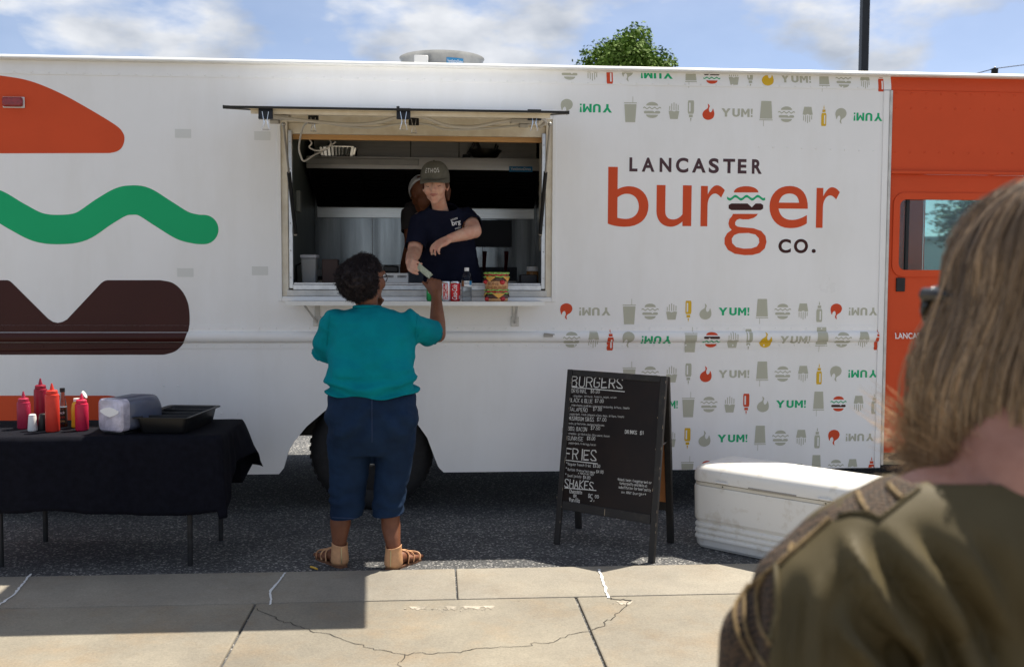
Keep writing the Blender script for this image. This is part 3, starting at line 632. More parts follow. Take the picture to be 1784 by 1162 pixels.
a = onY(693, 186, PY); mb = MB(); mb.cyl((a.x,PY+.04,PZ+.02), (a.x,PY+.04,PZ+.0), .008, n=8); mb.build('catch', BLKM, hatch)
mb = MB()
for x in (-.98, .42):
    mb.box(x, x+.16, -.72, -.60, -.062, -.0345, mat=HM); mb.box(x+.05, x+.1, -.68, -.62, -.085, -.0622, mat=HM)
mb.build('bracket', STEELD, hatch, smooth=False, bevel=.004)
for px, qx, s in ((494, 515, 1), (958, 941, -1)):
    top = onY(px, 217, -.42); bot = onY(qx, 408, .012); md = lerp(top, bot, .42)
    st = MB().cyl(top, md, .0065, n=10).build('gas_strut', STEELD, truck); MB().cyl(md, bot, .0125, n=14).build('cylinder', BLKP, st)
    mb = MB().ell(top, (.013,)*3, n=10); mb.ell(bot, (.014,)*3, n=10); mb.build('ball_joint', STEELD, st)
# shelf
SY0 = -.27; sz = onY(720, 525.5, SY0).z; sx0, sx1_ = onY(497, 529, SY0).x, onY(948, 529, SY0).x
shelf = MB().box(sx0, sx1_, SY0, -.0105, sz-.006, sz).build('shelf', M('shelf aluminium', (.72,.73,.74), .28, .85, var=.1, vs=14), truck, smooth=False)
MB().box(sx0, sx1_, SY0-.004, SY0-.0002, sz-.026, sz+.001).build('shelf_edge', M('white shelf edge', (.80,.80,.78), .4, var=.05, vs=20), shelf, smooth=False, bevel=.0015)
SHELF_Z = sz
for px in (553, 897):
    x = onY(px, 545).x; mb = MB().box(x-.017, x+.017, -.008, -.0005, sz-.15, sz-.0065); mb.box(x-.012, x+.012, -.2, -.0085, sz-.02, sz-.0065)
    mb.tube([(x-(.0 if px > 700 else .06), -.2, sz-.02), (x, -.012, sz-.14)], .007, 8); mb.box(x-.026, x+.026, -.012, -.001, sz-.165, sz-.105); mb.build('shelf_bracket', ALUW, shelf, smooth=False, bevel=.002)
# ================================================================== ROOF FAN
fc = onY(770, 100, 1.2); fx = fc.x; fr = .305
FANM = M('spun aluminium', (.30,.31,.32), .42, .8, var=.15, vs=10)
ft = onY(770, 88, .9).z
fan = MB().lathe([(fr*.8,2.857),(fr*.98,2.95),(fr,3.02),(fr,ft-.02),(fr+.012,ft),(fr-.006,ft),(fr-.02,ft-.03),(fr-.02,3.0)], (fx,1.2,0), 48, cap=False).build('roof_fan', FANM, truck)
MB().lathe([(.0,3.02),(.12,3.02),(.12,ft+.0),(.02,ft+.0),(.0,ft)], (fx,1.2,0), 24).build('motor_cover', BLKM, fan)
MB().box(fx-.2, fx-.10, .86, .93, 2.95, ft-.045).build('switch_box', WPLAST, fan, bevel=.006)
BLUE = M('blue label', (.03,.22,.47), .4); WPR = M('white lettering', (.85,.85,.85), .5)
def curved_label(cx, cy, z0, z1, r, a0, a1, m, name, parent, n=14):
    lo = [(cx+r*math.sin(lerp(a0,a1,k/n)), cy-r*math.cos(lerp(a0,a1,k/n)), z0) for k in range(n+1)]; hi = [(x,y,z1) for x,y,_ in lo]
    return MB().add(lo+hi, [(i,i+1,n+2+i,n+1+i) for i in range(n)]).build(name, m, parent)
def curved_text(txt, cx, cy, z0, z1, r, a0, a1, m, name, parent, vert=False, shear=0, offset=0):
    me = text_mesh(txt, offset, 0, shear)
    bm = bmesh.new(); bm.from_mesh(me); bmesh.ops.subdivide_edges(bm, edges=[e for e in bm.edges if e.calc_length() > .25], cuts=2, use_grid_fill=False); bmesh.ops.triangulate(bm, faces=bm.faces[:]); bm.to_mesh(me); bm.free()
    v = mv(me); lo, hi = v.min(0), v.max(0); u = (v-lo)/np.maximum(hi-lo, 1e-6); out = []
    for p in u:
        s, t = (1-p[1], p[0]) if vert else (p[0], p[1]); a = lerp(a0, a1, s); out.append((cx+r*math.sin(a), cy-r*math.cos(a), lerp(z0, z1, t)))
    setv(me, out); return put(name, me, m, parent, smooth=False)
lt = onY(796, 102, .92).z
curved_label(fx, 1.2, lt-.07, lt, fr+.002, .10, .52, BLUE, 'label', fan)
curved_text('VentilationDirect', fx, 1.2, lt-.035, lt-.012, fr+.004, .12, .50, WPR, 'label_lettering', fan)
# ================================================================== KITCHEN INSIDE
IX0, IX1 = -.985, .82
GWALL = M('grey green wall panel', (.16,.18,.165), .55, var=.1, vs=5)
kit = truck
MB().box(IX0-.03, IX0, .14, YD-.035, .725, 2.79).build('galley_wall', GWALL, kit, smooth=False)
MB().box(IX1, IX1+.03, .14, YD-.035, .725, 2.79).build('galley_wall', STEELD, kit, smooth=False)
BSPL = M('backsplash steel with painted reflections', (.30,.30,.29), .22, 1, var=.8, vs=2.2, stretch=(2.2,1,.12))  # upright colour streaks stand in for bright and dark reflections on the steel
MB().box(IX0, IX1, 1.86, 1.9, .725, 2.79).build('galley_back', BSPL, kit, smooth=False)
for k in range(4): MB().box(IX0+.46+k*.45, IX0+.464+k*.45, 1.853, 1.8598, 1.5, 2.09).build('panel_joint', STEELD, kit, smooth=False)
MB().box(IX0, IX1, .131, 1.86, 2.745, 2.79).build('galley_ceiling', M('ceiling panel', (.25,.25,.24), .6), kit, smooth=False)
hb0, hb1 = -.95, IX1-.03
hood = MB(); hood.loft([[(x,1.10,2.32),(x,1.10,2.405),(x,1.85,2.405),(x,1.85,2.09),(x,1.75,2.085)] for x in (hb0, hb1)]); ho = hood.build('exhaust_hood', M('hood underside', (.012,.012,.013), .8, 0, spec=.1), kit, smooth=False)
MB().box(hb0-.002, hb1+.002, 1.085, 1.0995, 2.318, 2.408).build('hood_face', STEEL, ho, smooth=False, bevel=.002)
MB().box(hb0-.001, -.13, 1.070, 1.0848, 2.345, 2.392).build('hood_trim', STEELD, ho, smooth=False, bevel=.004)
for k in range(5):
    x0 = hb0+.08+k*.33; mb = MB()
    for j in range(9): 
        t = j/9; y = 1.18+.5*t; z = 2.30-.19*t-.0; mb.box(x0, x0+.30, y, y+.022, z-.03, z-.012)
    mb.build('grease_filter', M('grease filter black', (.008,.008,.009), .9, 0, spec=.05), ho, smooth=False)
a, b = onY(887, 299.5, 1.08), onY(928, 290.5, 1.08)
MB().box(a.x, b.x, 1.0835, 1.0848, a.z, b.z).build('hood_label', BLUE, ho, smooth=False)
me = text_mesh('VentilationDirect', .01, 0); v = mv(me); lo, hi = v.min(0), v.max(0); u = (v-lo)/np.maximum(hi-lo, 1e-6)
setv(me, [(lerp(a.x+.012,b.x-.012,p[0]), 1.0828, lerp(a.z+.012,b.z-.008,p[1])) for p in u]); put('hood_lettering', me, WPR, ho, smooth=False)
for xa_, xb_ in ((hb0+.02,-.20), (-.195,.17), (.175,hb1-.02)): MB().box(xa_, xb_, 1.37, 1.385, 2.407, 2.744).build('upper_panel', STEEL, kit, smooth=False, bevel=.002)
MB().box(IX0+.02, IX1-.02, 1.845, 1.8525, 2.0, 2.085).build('backsplash_band', STEEL, kit, smooth=False, bevel=.002)
MB().cyl((IX1-.05,1.0,1.72), (IX1-.05,1.0,2.74), .016, n=12).build('drain_pipe', CREAM, kit)
# cooking line
EQ = thing('flat_top_griddle', 'stainless griddle cabinet under the exhaust hood behind the cook', 'griddle', (-.5, 1.5, .72))
mb = MB().box(-.93, -.08, 1.2, 1.84, .80, 1.50); mb.build('body', STEELD, EQ, smooth=False, bevel=.01)
MB().box(-.92, -.09, 1.2, 1.84, 1.501, 1.525).build('plate', DARK, EQ, smooth=False, bevel=.004)
mb = MB().box(-.93, -.08, 1.80, 1.84, 1.526, 1.62); mb.box(-.93, -.91, 1.3, 1.799, 1.526, 1.58); mb.build('splash_guard', STEELD, EQ, smooth=False, bevel=.004)
for k in range(4): MB().cyl((-.8+k*.2,1.2,1.42), (-.8+k*.2,1.165,1.42), .022, .018, 14).build('knob', BLKP, EQ)
mb = MB()
for x in (-.9,-.12):
    for y in (1.24,1.8): mb.cyl((x,y,.72),(x,y,.80),.025)
mb.build('foot', STEELD, EQ)
FR = thing('deep_fryer', 'dark deep fryer with two hanging baskets beside the steel wall', 'fryer', (.35, 1.5, .72))
a, b = onY(836, 430, 1.8), onY(892, 384, 1.8)
MB().box(.05, .62, 1.25, 1.84, .80, 1.50).build('body', STEELD, FR, smooth=False, bevel=.01)
MB().box(a.x-.16, b.x, 1.815, 1.845, a.z, b.z).build('back_riser', DARK, FR, smooth=False, bevel=.004)
mb = MB()
for x in (.08,.58):
    for y in (1.3,1.8): mb.cyl((x,y,.72),(x,y,.80),.025)
mb.build('foot', STEELD, FR)
RH = M('dark red grip', (.10,.008,.012), .4)
for px in (842, 879):
    p = onY(px, 470, 1.55); k = MB()
    for j in range(7): k.box(p.x-.085+j*.028, p.x-.08+j*.028, 1.42, 1.68, 1.505, 1.60)
    for j in range(5): k.box(p.x-.085, p.x+.088, 1.42+j*.064, 1.425+j*.064, 1.502, 1.602)
    bk = k.build('basket', DARK, FR, smooth=False)
    MB().tube([(p.x,1.42,1.58),(p.x,1.36,1.66),(p.x,1.34,1.72)], [.012,.014,.018], 8).build('basket_handle', RH, bk)
# things on the hood
def foil_pan(c, lx, ly, h):
    t = thing('foil_pan', 'crinkled aluminium foil tray on top of the steel hood', 'foil tray', c); mb = MB(); n = 72
    def ring(s, z, wv):
        o = []
        for k in range(n):
            a = 2*math.pi*k/n; ca, sa = math.cos(a), math.sin(a); m = (abs(ca)**5+abs(sa)**5)**(-1/5); o.append(Vector(c)+Vector((ca*m*(lx*s+wv*(k % 2)), sa*m*(ly*s+wv*(k % 2)), z)))
        return o
    mb.loft([ring(.86,.002,0), ring(.87,.003,.008), ring(.97,h*.9,.008), ring(1.0,h,0), ring(1.06,h,0), ring(1.05,h-.006,0), ring(.985,h-.004,0), ring(.85,.006,.006)]); mb.build('tray', M('foil', (.8,.8,.78), .22, 1), t, angle=15); return t
p = onY(589, 279, 1.22); foil_pan((p.x, 1.22, 2.4085), .14, .11, .075)
p = onY(845, 280, 1.2)
bw = thing('steel_bowl', 'steel bowl with utensils on top of the hood', 'bowl', (p.x, 1.22, 2.4085))
MB().lathe([(.05,2.41),(.095,2.43),(.125,2.475),(.13,2.478),(.12,2.472),(.09,2.436),(.0,2.42)], (p.x,1.22,0), 28).build('bowl', STEEL, bw)
tn = thing('tongs', 'black handled tongs leaning in the steel bowl', 'tongs', (p.x-.05, 1.2, 2.43)); MB().tube([(p.x-.02,1.18,2.44),(p.x-.06,1.19,2.53),(p.x-.075,1.19,2.56)], [.012,.014,.008], 8).build('arm', BLKP, tn); MB().tube([(p.x-.13,1.22,2.45),(p.x-.085,1.2,2.52),(p.x-.075,1.19,2.562)], [.012,.012,.008], 8).build('arm', DARK, tn)
wk = MB().tube([(p.x+.06,1.22,2.44),(p.x+.085,1.22,2.53)], [.007,.006], 8); wk.tube([(p.x+.07,1.22,2.44),(p.x+.10,1.22,2.515)], [.005,.005], 8); tag(wk.build('skewers', BLKP), 'dark skewers standing in the steel bowl', 'skewers')
tag(MB().box(p.x-.17, p.x-.11, 1.15, 1.3, 2.4085, 2.44).build('small_tray', DARK, bevel=.006), 'small dark tray beside the steel bowl', 'tray')
# inside counter under the window
MB().box(ix0+.02, ix1-.02, .131, .46, 1.395, 1.43).build('service_counter', STEELD, kit, smooth=False, bevel=.004)
MB().box(ix0+.02, ix1-.02, .44, .46, .725, 1.394).build('counter_front', STEELD, kit, smooth=False)
a, b = onY(526, 494, .3), onY(552, 445, .3)
bn = thing('lidded_bin', 'grey plastic bin with pale lid on the counter', 'bin', ((a.x+b.x)/2, .32, 1.43))
mb = MB(); cx = (a.x+b.x)/2; hw_ = (b.x-a.x)/2
mb.loft([[(cx+sx*hw_*s, .32+sy*.08*s, z) for sx, sy in ((-1,-1),(1,-1),(1,1),(-1,1))] for s, z in ((.82,1.431),(1,b.z-.02))]); mb.build('tub', M('grey plastic', (.30,.31,.32), .45), bn, smooth=False, bevel=.008)
MB().box(cx-hw_*1.08, cx+hw_*1.08, .235, .405, b.z-.0195, b.z+.004).build('lid', M('pale lid', (.45,.46,.5), .4), bn, smooth=False, bevel=.006)
a = onY(558, 490, .2)
cd_ = thing('drink_tap', 'white drink tap lever on the counter beside the grey bin', 'tap', (a.x, .22, 1.43)); MB().box(a.x-.022, a.x+.022, .2, .24, 1.431, 1.462).build('body', WPLAST, cd_, bevel=.005); MB().cyl((a.x,.22,1.462),(a.x+.004,.22,1.485),.006).build('lever', WPLAST, cd_)
DKB = M('dark brown box', (.045,.02,.016), .5)
a, b = onY(563, 494, .36), onY(590, 452, .36); tag(MB().box(a.x, b.x, .30, .42, 1.431, b.z).build('cardboard_box', DKB, bevel=.004), 'dark brown box on the counter behind the grey bin', 'box')
a = onY(522, 440, .35); lp = thing('desk_lamp', 'thin black angled lamp arm by the grey wall', 'lamp', (a.x, .4, 1.43)); MB().tube([(a.x-.03,.4,1.431),(a.x-.03,.4,1.60),(a.x+.07,.4,1.65)], .006, 8).build('arm', BLKP, lp); MB().ell((a.x+.075,.4,1.652), (.016,)*3, n=10).build('head', BLKP, lp); MB().cyl((a.x-.03,.4,1.431),(a.x-.03,.4,1.44),.04).build('base', BLKP, lp)
a, b = onY(668, 494, .28), onY(712, 476, .28)
rg = thing('card_reader', 'white vented cash device behind the aluminium sill', 'register', ((a.x+b.x)/2, .26, 1.43)); MB().box(a.x, b.x, .2, .40, 1.431, b.z).build('body', WPLAST, rg, bevel=.008)
mb = MB()
for k in range(8):
    for s in (a.x+.012, b.x-.07): mb.box(s+k*.0075, s+k*.0075+.004, .1985, .2005, b.z-.03, b.z-.014)
mb.build('vents', BLKP, rg, smooth=False)
tag(MB().box(a.x+.0, a.x+.1, .25, .36, b.z+.001, b.z+.05).build('black_scanner', BLKP, bevel=.012), 'black gadget on top of the white cash device', 'gadget')
a = onY(930, 472, .6); jr = thing('brown_jar', 'tall brown container with pale lid by the steel side wall', 'jar', (a.x, .62, 1.43)); 
MB().lathe([(.035,1.431),(.042,1.44),(.042,1.56),(.036,1.57)], (a.x-.02,.5,0), 20).build('body', M('amber', (.30,.14,.04), .35), jr); MB().lathe([(.044,1.5705),(.04,1.60),(.0,1.602)], (a.x-.02,.5,0), 20).build('lid', WPLAST, jr)
mb = MB().box(a.x-.07, a.x+.03, .46, .56, .725, 1.43); mb.build('side_ledge', STEELD, kit, smooth=False)
a, b = onY(906, 496, .25), onY(935, 480, .25); tag(MB().box(a.x, b.x, .2, .34, 1.431, b.z+.006).build('steel_caddy', DARK, bevel=.006), 'dark steel caddy on the counter beside the burger jar', 'caddy')
# outlet on the grey wall
MB().box(IX0+.0005, IX0+.03, .75, .83, 1.98, 2.13).build('switch_box', M('beige switch', (.30,.31,.28), .5), kit, smooth=False, bevel=.006)
# ================================================================== CABLES AND BINDER CLIPS ON THE HATCH
def up_at(px, py, d): return onY(px, py, d)
cb = [up_at(448,195,-1.05),(up_at(470,202,-.95)),(up_at(505,207,-.8)),(up_at(555,213,-.75)),(up_at(615,217,-.75)),(up_at(660,213,-.8)),(up_at(700,203,-.85)),(up_at(740,205,-.85)),(up_at(775,218,-.8)),(up_at(820,222,-.75)),(up_at(870,213,-.7)),(up_at(925,206,-.7)),(up_at(944,207,-.62)),(up_at(950,213,-.55)),(up_at(940,222,-.5))]
tag(MB().tube(catmull([tuple(p) for p in cb], 6), .0095, 8).build('cable', WIRE), 'grey cable swagged under the hatch between black clips', 'cable')
cb = [(510,207,-.7),(545,211,-.6),(600,220,-.6),(650,223,-.6),(700,216,-.62),(745,217,-.62),(780,226,-.6),(850,224,-.55),(930,216,-.55)]
tag(MB().tube(catmull([tuple(up_at(*p)) for p in cb], 6), .006, 8).build('thin_cable', WIRE), 'thin tan cable below the thicker grey cable under the hatch', 'cable')
cb = [(540,212,-.35),(528,222,-.15),(521,255,-.02),(524,272,.0),(530,281,.02),(545,272,.08),(568,260,.18),(585,247,.2)]
tag(MB().tube(catmull([tuple(up_at(*p)) for p in cb], 6), .006, 8).build('hanging_cable', WIRE), 'grey cable loop hanging in the upper corner of the window', 'cable')
cb = [(539,243,.15),(543,250,.14),(539,255,.14),(541,259,.14),(553,263,.14),(567,260,.14),(576,252,.15),(575,244,.17)]
tag(MB().tube(catmull([tuple(up_at(*p)) for p in cb], 6), .005, 8).build('white_cord_loop', M('white cord', (.7,.66,.6), .5)), 'white cord loop hanging from the wood strip', 'cord')
for i, (px, py, d) in enumerate(((463,199,-1.25),(546,209,-.72),(703,199,-1.25),(721,212,-.8),(931,201,-1.2))):
    p = onY(px, py, d); s = 1.3 if i in (0,2,4) else 1.05
    lb_ = ('black binder clip at the rear corner of the hatch', 'black binder clip on the two cables beside the hanging loop', 'large black binder clip at the middle of the hatch edge', 'smaller black binder clip hanging below the middle one', 'black binder clip beside the bent grey cable end')[i]
    t = thing('binder_clip', lb_, 'binder clip', p, 'binder clips holding the cables')
    MB().loft([[(p.x-.027*s,p.y-k,z) ,(p.x+.027*s,p.y-k,z),(p.x+.027*s,p.y+k,z),(p.x-.027*s,p.y+k,z)] for k, z in ((.004,p.z+.022*s),(.012,p.z-.02*s))]).build('body', BLKP, t, smooth=False)
    for q in (-1, 1): MB().tube([(p.x-.012*s,p.y+q*.012,p.z+.01),(p.x-.006*s,p.y+q*.013,p.z-.03*s),(p.x-.014*s,p.y+q*.014,p.z-.06*s),(p.x+.014*s,p.y+q*.014,p.z-.06*s),(p.x+.006*s,p.y+q*.013,p.z-.03*s),(p.x+.012*s,p.y+q*.012,p.z+.01)], .0016, 6).build('handle', CHROME, t)
# ================================================================== TABLE WITH CLOTH
TZ = .70
tb = thing('folding_table', 'black legged folding table under the black cloth beside the truck', 'table', (-1.8, -.85, 0))
TX0, TX1, TY0, TY1 = -2.56, -1.12, -1.15, -.53
MB().box(TX0+.01, TX1-.01, TY0+.01, TY1-.01, TZ-.035, TZ-.002).build('tabletop', M('table top grey', (.2,.2,.2), .6), tb, smooth=False)
for (x, y) in ((-1.305,-1.065), (-1.25,-.565), (-2.25,-.53), (-2.29,-1.03)):
    MB().tube([(x, y, .0), (x+.004, y, TZ-.036)], [.0145, .0145], 12).build('leg', BLKM, tb)
for x in (-1.275, -2.27): MB().tube([(x,-1.05,.30),(x,-.55,.30)], .009, 8).build('cross_bar', BLKM, tb)
def cloth():
    # perimeter walked clockwise, each with outward normal; hang and flare vary along it
    pts = []; nx, ny = 110, 46; rr = .03
    for k in range(nx): pts.append((lerp(TX0+rr, TX1-rr, k/nx), TY0, 0, -1))
    for k in range(8): a = R(-90+90*k/8); pts.append((TX1-rr+rr*math.cos(a), TY0+rr+rr*math.sin(a), math.cos(a), math.sin(a)))
    for k in range(ny): pts.append((TX1, lerp(TY0+rr, TY1-rr, k/ny), 1, 0))
    for k in range(8): a = R(90*k/8); pts.append((TX1-rr+rr*math.cos(a), TY1-rr+rr*math.sin(a), math.cos(a), math.sin(a)))
    for k in range(nx): pts.append((lerp(TX1-rr, TX0+rr, k/nx), TY1, 0, 1))
    for k in range(8): a = R(90+90*k/8); pts.append((TX0+rr+rr*math.cos(a), TY1-rr+rr*math.sin(a), math.cos(a), math.sin(a)))
    for k in range(ny): pts.append((TX0, lerp(TY1-rr, TY0+rr, k/ny), -1, 0))
    for k in range(8): a = R(180+90*k/8); pts.append((TX0+rr+rr*math.cos(a), TY0+rr+rr*math.sin(a), math.cos(a), math.sin(a)))
    n = len(pts); rows = 16; V = []; F = []
    def top(x, y): return TZ + .003 + .0018*nz((x,y,0), 9)
    for t in range(rows+1):
        u = t/rows
        for k, (x, y, ax, ay) in enumerate(pts):
            hang, fl = .395, .012
            if ax > .5 and y > TY0+.02:
                q = (y-TY0)/(TY1-TY0); hang = lerp(.40, .185, sstep(.04, .5, q)) + .10*sstep(.8, 1, q); fl = .012+.075*sstep(.3, .9, q)
            if ax > .2 and ay > .2: hang = .30; fl = .10
            if ax > .2 and ay < -.2: hang = .43; fl = .03
            hang += .016*math.sin(x*5.3+y*3)+.012*nz((x,y,3), 5)
            d = max(0, u)*hang; s = k/n
            fo = (nz((x*1.0,y*1.0,0), 5.5, 2)*.030 + nz((x,y,0), 13, 4)*.012)*sstep(.0, .35, u)*(1 if ay > -.9 else .75)
            cx = .012*(1-math.exp(-d*60)); V.append((x+ax*(cx+fl*u**1.2+fo), y+ay*(cx+fl*u**1.2+fo), top(x, y)-d - (.0 if u == 0 else .0)))
    for t in range(rows):
        for k in range(n): F.append((t*n+k, t*n+(k+1) % n, (t+1)*n+(k+1) % n, (t+1)*n+k))
    # top: concentric shrink
    cxy = ((TX0+TX1)/2, (TY0+TY1)/2); prev = 0; base = len(V)
    for r_ in range(1, 7):
        s = 1-r_/7
        for k, (x, y, ax, ay) in enumerate(pts):
            X, Y = lerp(cxy[0], x, s), lerp(cxy[1], y, s); V.append((X, Y, top(X, Y)))
    rings = [0]+[base+n*i for i in range(6)]
    for a, b in zip(rings[:-1], rings[1:]):
        for k in range(n): F.append((a+(k+1) % n, a+k, b+k, b+(k+1) % n))
    F.append(tuple(rings[-1]+k for k in range(n))[::-1])
    return MB().add(V, F)
CLOTH = M('black tablecloth', (.0065,.007,.012), .9, var=.25, vs=30, bump=.25, bs=500, bdist=.001, spec=.12)
ob = cloth().build('tablecloth', CLOTH, angle=80); tag(ob, 'black cloth draped over the folding table', 'tablecloth')
md = ob.modifiers.new('s', 'SOLIDIFY'); md.thickness = .0015; md.offset = -1
TT = TZ+.0052
def on_table(px, py): return onZ(px, py, TT)
# squeeze bottles
def squeeze(px, py, r, h, tip, colr, name, label, pair=None):
    p = on_table(px, py); t = thing('squeeze_bottle', label, 'squeeze bottle', p, 'squeeze bottles on the cloth')
    m = M(name, colr, .38, var=.08, vs=20, sss=.0, spec=.4)
    MB().lathe([(r*.9,0),(r,.006),(r,h*.90),(r*.97,h*.93),(r*.99,h*.95),(r*.93,h*.985),(r*.75,h)], p, 28).build('bottle', m, t)
    MB().lathe([(r*.80,h+.0004),(r*.82,h+.004),(r*.78,h+.016),(r*.62,h+.020),(.0,h+.020)], p, 24).build('cap', m, t)
    MB().lathe([(r*.32,h+.0203),(r*.27,h+.03),(.0035,h+tip),(.0015,h+tip+.001)], p, 14).build('nozzle', m, t)
squeeze(42, 746, .034, .145, .055, (.42,.025,.07), 'crimson squeeze plastic', 'short crimson squeeze bottle beside the white shaker')
squeeze(72, 741, .035, .205, .055, (.30,.012,.035), 'dark crimson plastic', 'tall dark crimson squeeze bottle behind the bright red one')
squeeze(92, 751, .036, .20, .055, (.66,.045,.028), 'bright red plastic', 'tall bright orange red squeeze bottle in front of the sauce bottle')
squeeze(143, 749, .034, .145, .05, (.62,.022,.075), 'pinkish red plastic', 'short pink red squeeze bottle beside the napkin dispenser')
for px, py, m, lb_ in ((57,750,WPLAST,'white tapered salt shaker on the black cloth'), (75,749,BLKP,'black tapered pepper shaker on the black cloth')):
    p = on_table(px, py); t = thing('shaker', lb_, 'shaker', p); MB().lathe([(.024,0),(.0255,.004),(.0195,.075),(.0185,.078)], p, 20).build('body', m, t); MB().lathe([(.0187,.0783),(.018,.085),(.012,.089),(0,.09)], p, 20).build('top', m, t)
p = on_table(110, 743); t = thing('sauce_bottle', 'dark glass sauce bottle with black cap and printed label', 'sauce bottle', p)
SG = M('sauce glass', (.05,.012,.008), .08, coat=.5); SG2 = M('clear bottle glass', (.80,.85,.84), .03, trans=1)
MB().lathe([(.020,0),(.0235,.004),(.0235,.10),(.023,.108)], p, 24).build('sauce', SG, t)
MB().lathe([(.0235,.1085),(.021,.125),(.013,.16),(.0115,.19)], p, 24).build('neck', SG2, t)
MB().lathe([(.0135,.1905),(.0135,.212),(.0,.213)], p, 18).build('cap', BLKP, t)
curved_label(p.x, p.y, p.z+.018, p.z+.095, .0241, -1.2, 1.2, M('black label', (.012,.012,.012), .4), 'label', t)
YP = M('label gold', (.65,.5,.2), .5)
curved_text('Jack', p.x, p.y, p.z+.068, p.z+.088, .0246, -.8, .8, WPR, 'lettering', t, shear=.2); curved_text("SAUCE", p.x, p.y, p.z+.05, p.z+.060, .0246, -.7, .7, RED, 'lettering', t); curved_text("ORIGINAL", p.x, p.y, p.z+.028, p.z+.038, .0246, -.8, .8, YP, 'lettering', t)
p = on_table(136, 744); t = thing('mustard_bottle', 'yellow mustard bottle with open white flip lid behind a red bottle', 'mustard bottle', p)
MB().lathe([(.03,0),(.034,.005),(.032,.05),(.034,.10),(.028,.13),(.018,.142)], p, 24).build('bottle', M('mustard plastic', (.68,.42,.01), .35), t)
MB().lathe([(.021,.1423),(.021,.158),(.0,.159)], p, 20).build('cap', WPLAST, t)
MB().lathe([(.0,-.004),(.021,-.004),(.022,.004),(.0,.005)], p+Vector((.036,0,.178)), 20, mat=Matrix.Rotation(R(62), 3, 'Y')).build('flip_lid', WPLAST, t)
# napkin dispenser
A = on_table(193, 756)
nd = thing('napkin_dispenser', 'grey tabletop napkin dispenser with clear front face', 'napkin dispenser', A+Vector((0,0,0)), rz=R(-28)); 
def sect(w_, h_, r_, y, z0=0): return [Vector((x, y, z+z0)) for x, z in rrect(-w_/2, w_/2, 0, h_, r_, 5)]
NB = M('dark grey blue plastic', (.10,.115,.17), .35, var=.08, vs=10, coat=.2)
MB().loft([sect(.150,.150,.03,.05,.022), sect(.168,.172,.035,.062,.012), sect(.172,.178,.04,.20,.01), sect(.165,.170,.05,.27,.012), sect(.135,.135,.05,.30,.022), sect(.08,.08,.035,.31,.05)]).build('case', NB, nd, local=True)
MB().loft([sect(.155,.155,.025,-.004,.020), sect(.172,.172,.03,.004,.012), sect(.172,.172,.03,.049,.012)]).build('face', M('smoky lilac plastic', (.52,.50,.62), .2, coat=.4, var=.35, vs=16, bump=.5, bs=28, bdist=.006), nd, local=True)
me = flat_mesh([[(-.062,.125),(-.03,.137),(0,.142),(.03,.137),(.062,.125),(.064,.115),(.03,.098),(0,.090),(-.03,.098),(-.064,.115)]], .004); v = mv(me); setv(me, np.stack([v[:,0], -.006+v[:,2], v[:,1]], 1)); put('napkin', me, M('white napkin', (.82,.82,.84), .8), nd, local=True, smooth=False)
MB().box(-.07, .07, .02, .28, 0, .0098).build('base', BLKP, nd, local=True, smooth=False)
# black divided tray
tr = thing('condiment_tray', 'black plastic tray with four compartments on the cloth', 'tray', on_table(278, 757)+Vector((0,.02,0)), rz=R(-7))
tw, tl, th_ = .285, .50, .085
def trr(sx, sy, z, r_=.02): return [Vector((x, y+tl/2, z)) for x, y in rrect(-tw/2*sx, tw/2*sx, -tl/2*sy, tl/2*sy, r_, 4)]
MB().loft([trr(.80,.90,.001), trr(.82,.91,.006), trr(.93,.96,th_-.006), trr(1.06,1.03,th_-.005), trr(1.07,1.035,th_), trr(1.05,1.02,th_+.002), trr(.90,.945,th_-.002), trr(.79,.89,.008)]).build('tray', BLKP, tr, local=True, angle=35)
for k in (1,2,3):
    y = tl*k/4+.0; MB().loft([[Vector((x, y+s, z)) for x in ((-q, q) if s < 0 else (q, -q)) for s in (s,)] for q, s, z in ()] or [[Vector((-tw*.40,y-.012,.008)),Vector((tw*.40,y-.012,.008)),Vector((tw*.40,y+.012,.008)),Vector((-tw*.40,y+.012,.008))],[Vector((-tw*.455,y-.004,th_-.004)),Vector((tw*.455,y-.004,th_-.004)),Vector((tw*.455,y+.004,th_-.004)),Vector((-tw*.455,y+.004,th_-.004))]]).build('divider', BLKP, tr, local=True, smooth=False)
# ================================================================== CHALKBOARD SIGN
FL, FRr, RL, RR = Vector((.689,-.77,0)), Vector((1.155,-1.168,0)), Vector((.866,-.414,0)), Vector((1.352,-.773,0))
TLp = Vector((.785,-.60,.992)); TRp = TLp + (FRr-FL)
base = (FL+FRr+RL+RR)/4
sg = thing('chalkboard_sign', 'black A-frame chalkboard menu standing on the asphalt', 'sign', base)
FRM = M('worn black wood', (.022,.020,.019), .6, var=.5, vs=18, c2=(.05,.043,.036), vlo=.25, vhi=.45)
ex = (TRp-TLp).normalized(); ez = ((TLp+TRp)/2-(FL+FRr)/2).normalized(); ex = (ex-ez*ex.dot(ez)).normalized(); en = ez.cross(ex).normalized()   # en: from board out ... toward viewer side below
if en.y > 0: en = -en
def bar(a, b, w_, t_, name, m, parent, xd, nd_):
    d = (b-a).normalized(); mb = MB(); rings = []
    for p in (a, b): rings.append([p + xd*sx*w_/2 + nd_*sy*t_/2 for sx, sy in ((-1,-1),(1,-1),(1,1),(-1,1))])
    return mb.loft(rings).build(name, m, parent, smooth=False, bevel=.003)
def rail_pt(u, v): return lerp(lerp(FL, FRr, u), lerp(TLp, TRp, u), v)
bar(FL, TLp, .034, .022, 'frame_stile', FRM, sg, ex, en); bar(FRr, TRp, .036, .022, 'frame_stile', FRM, sg, ex, en)
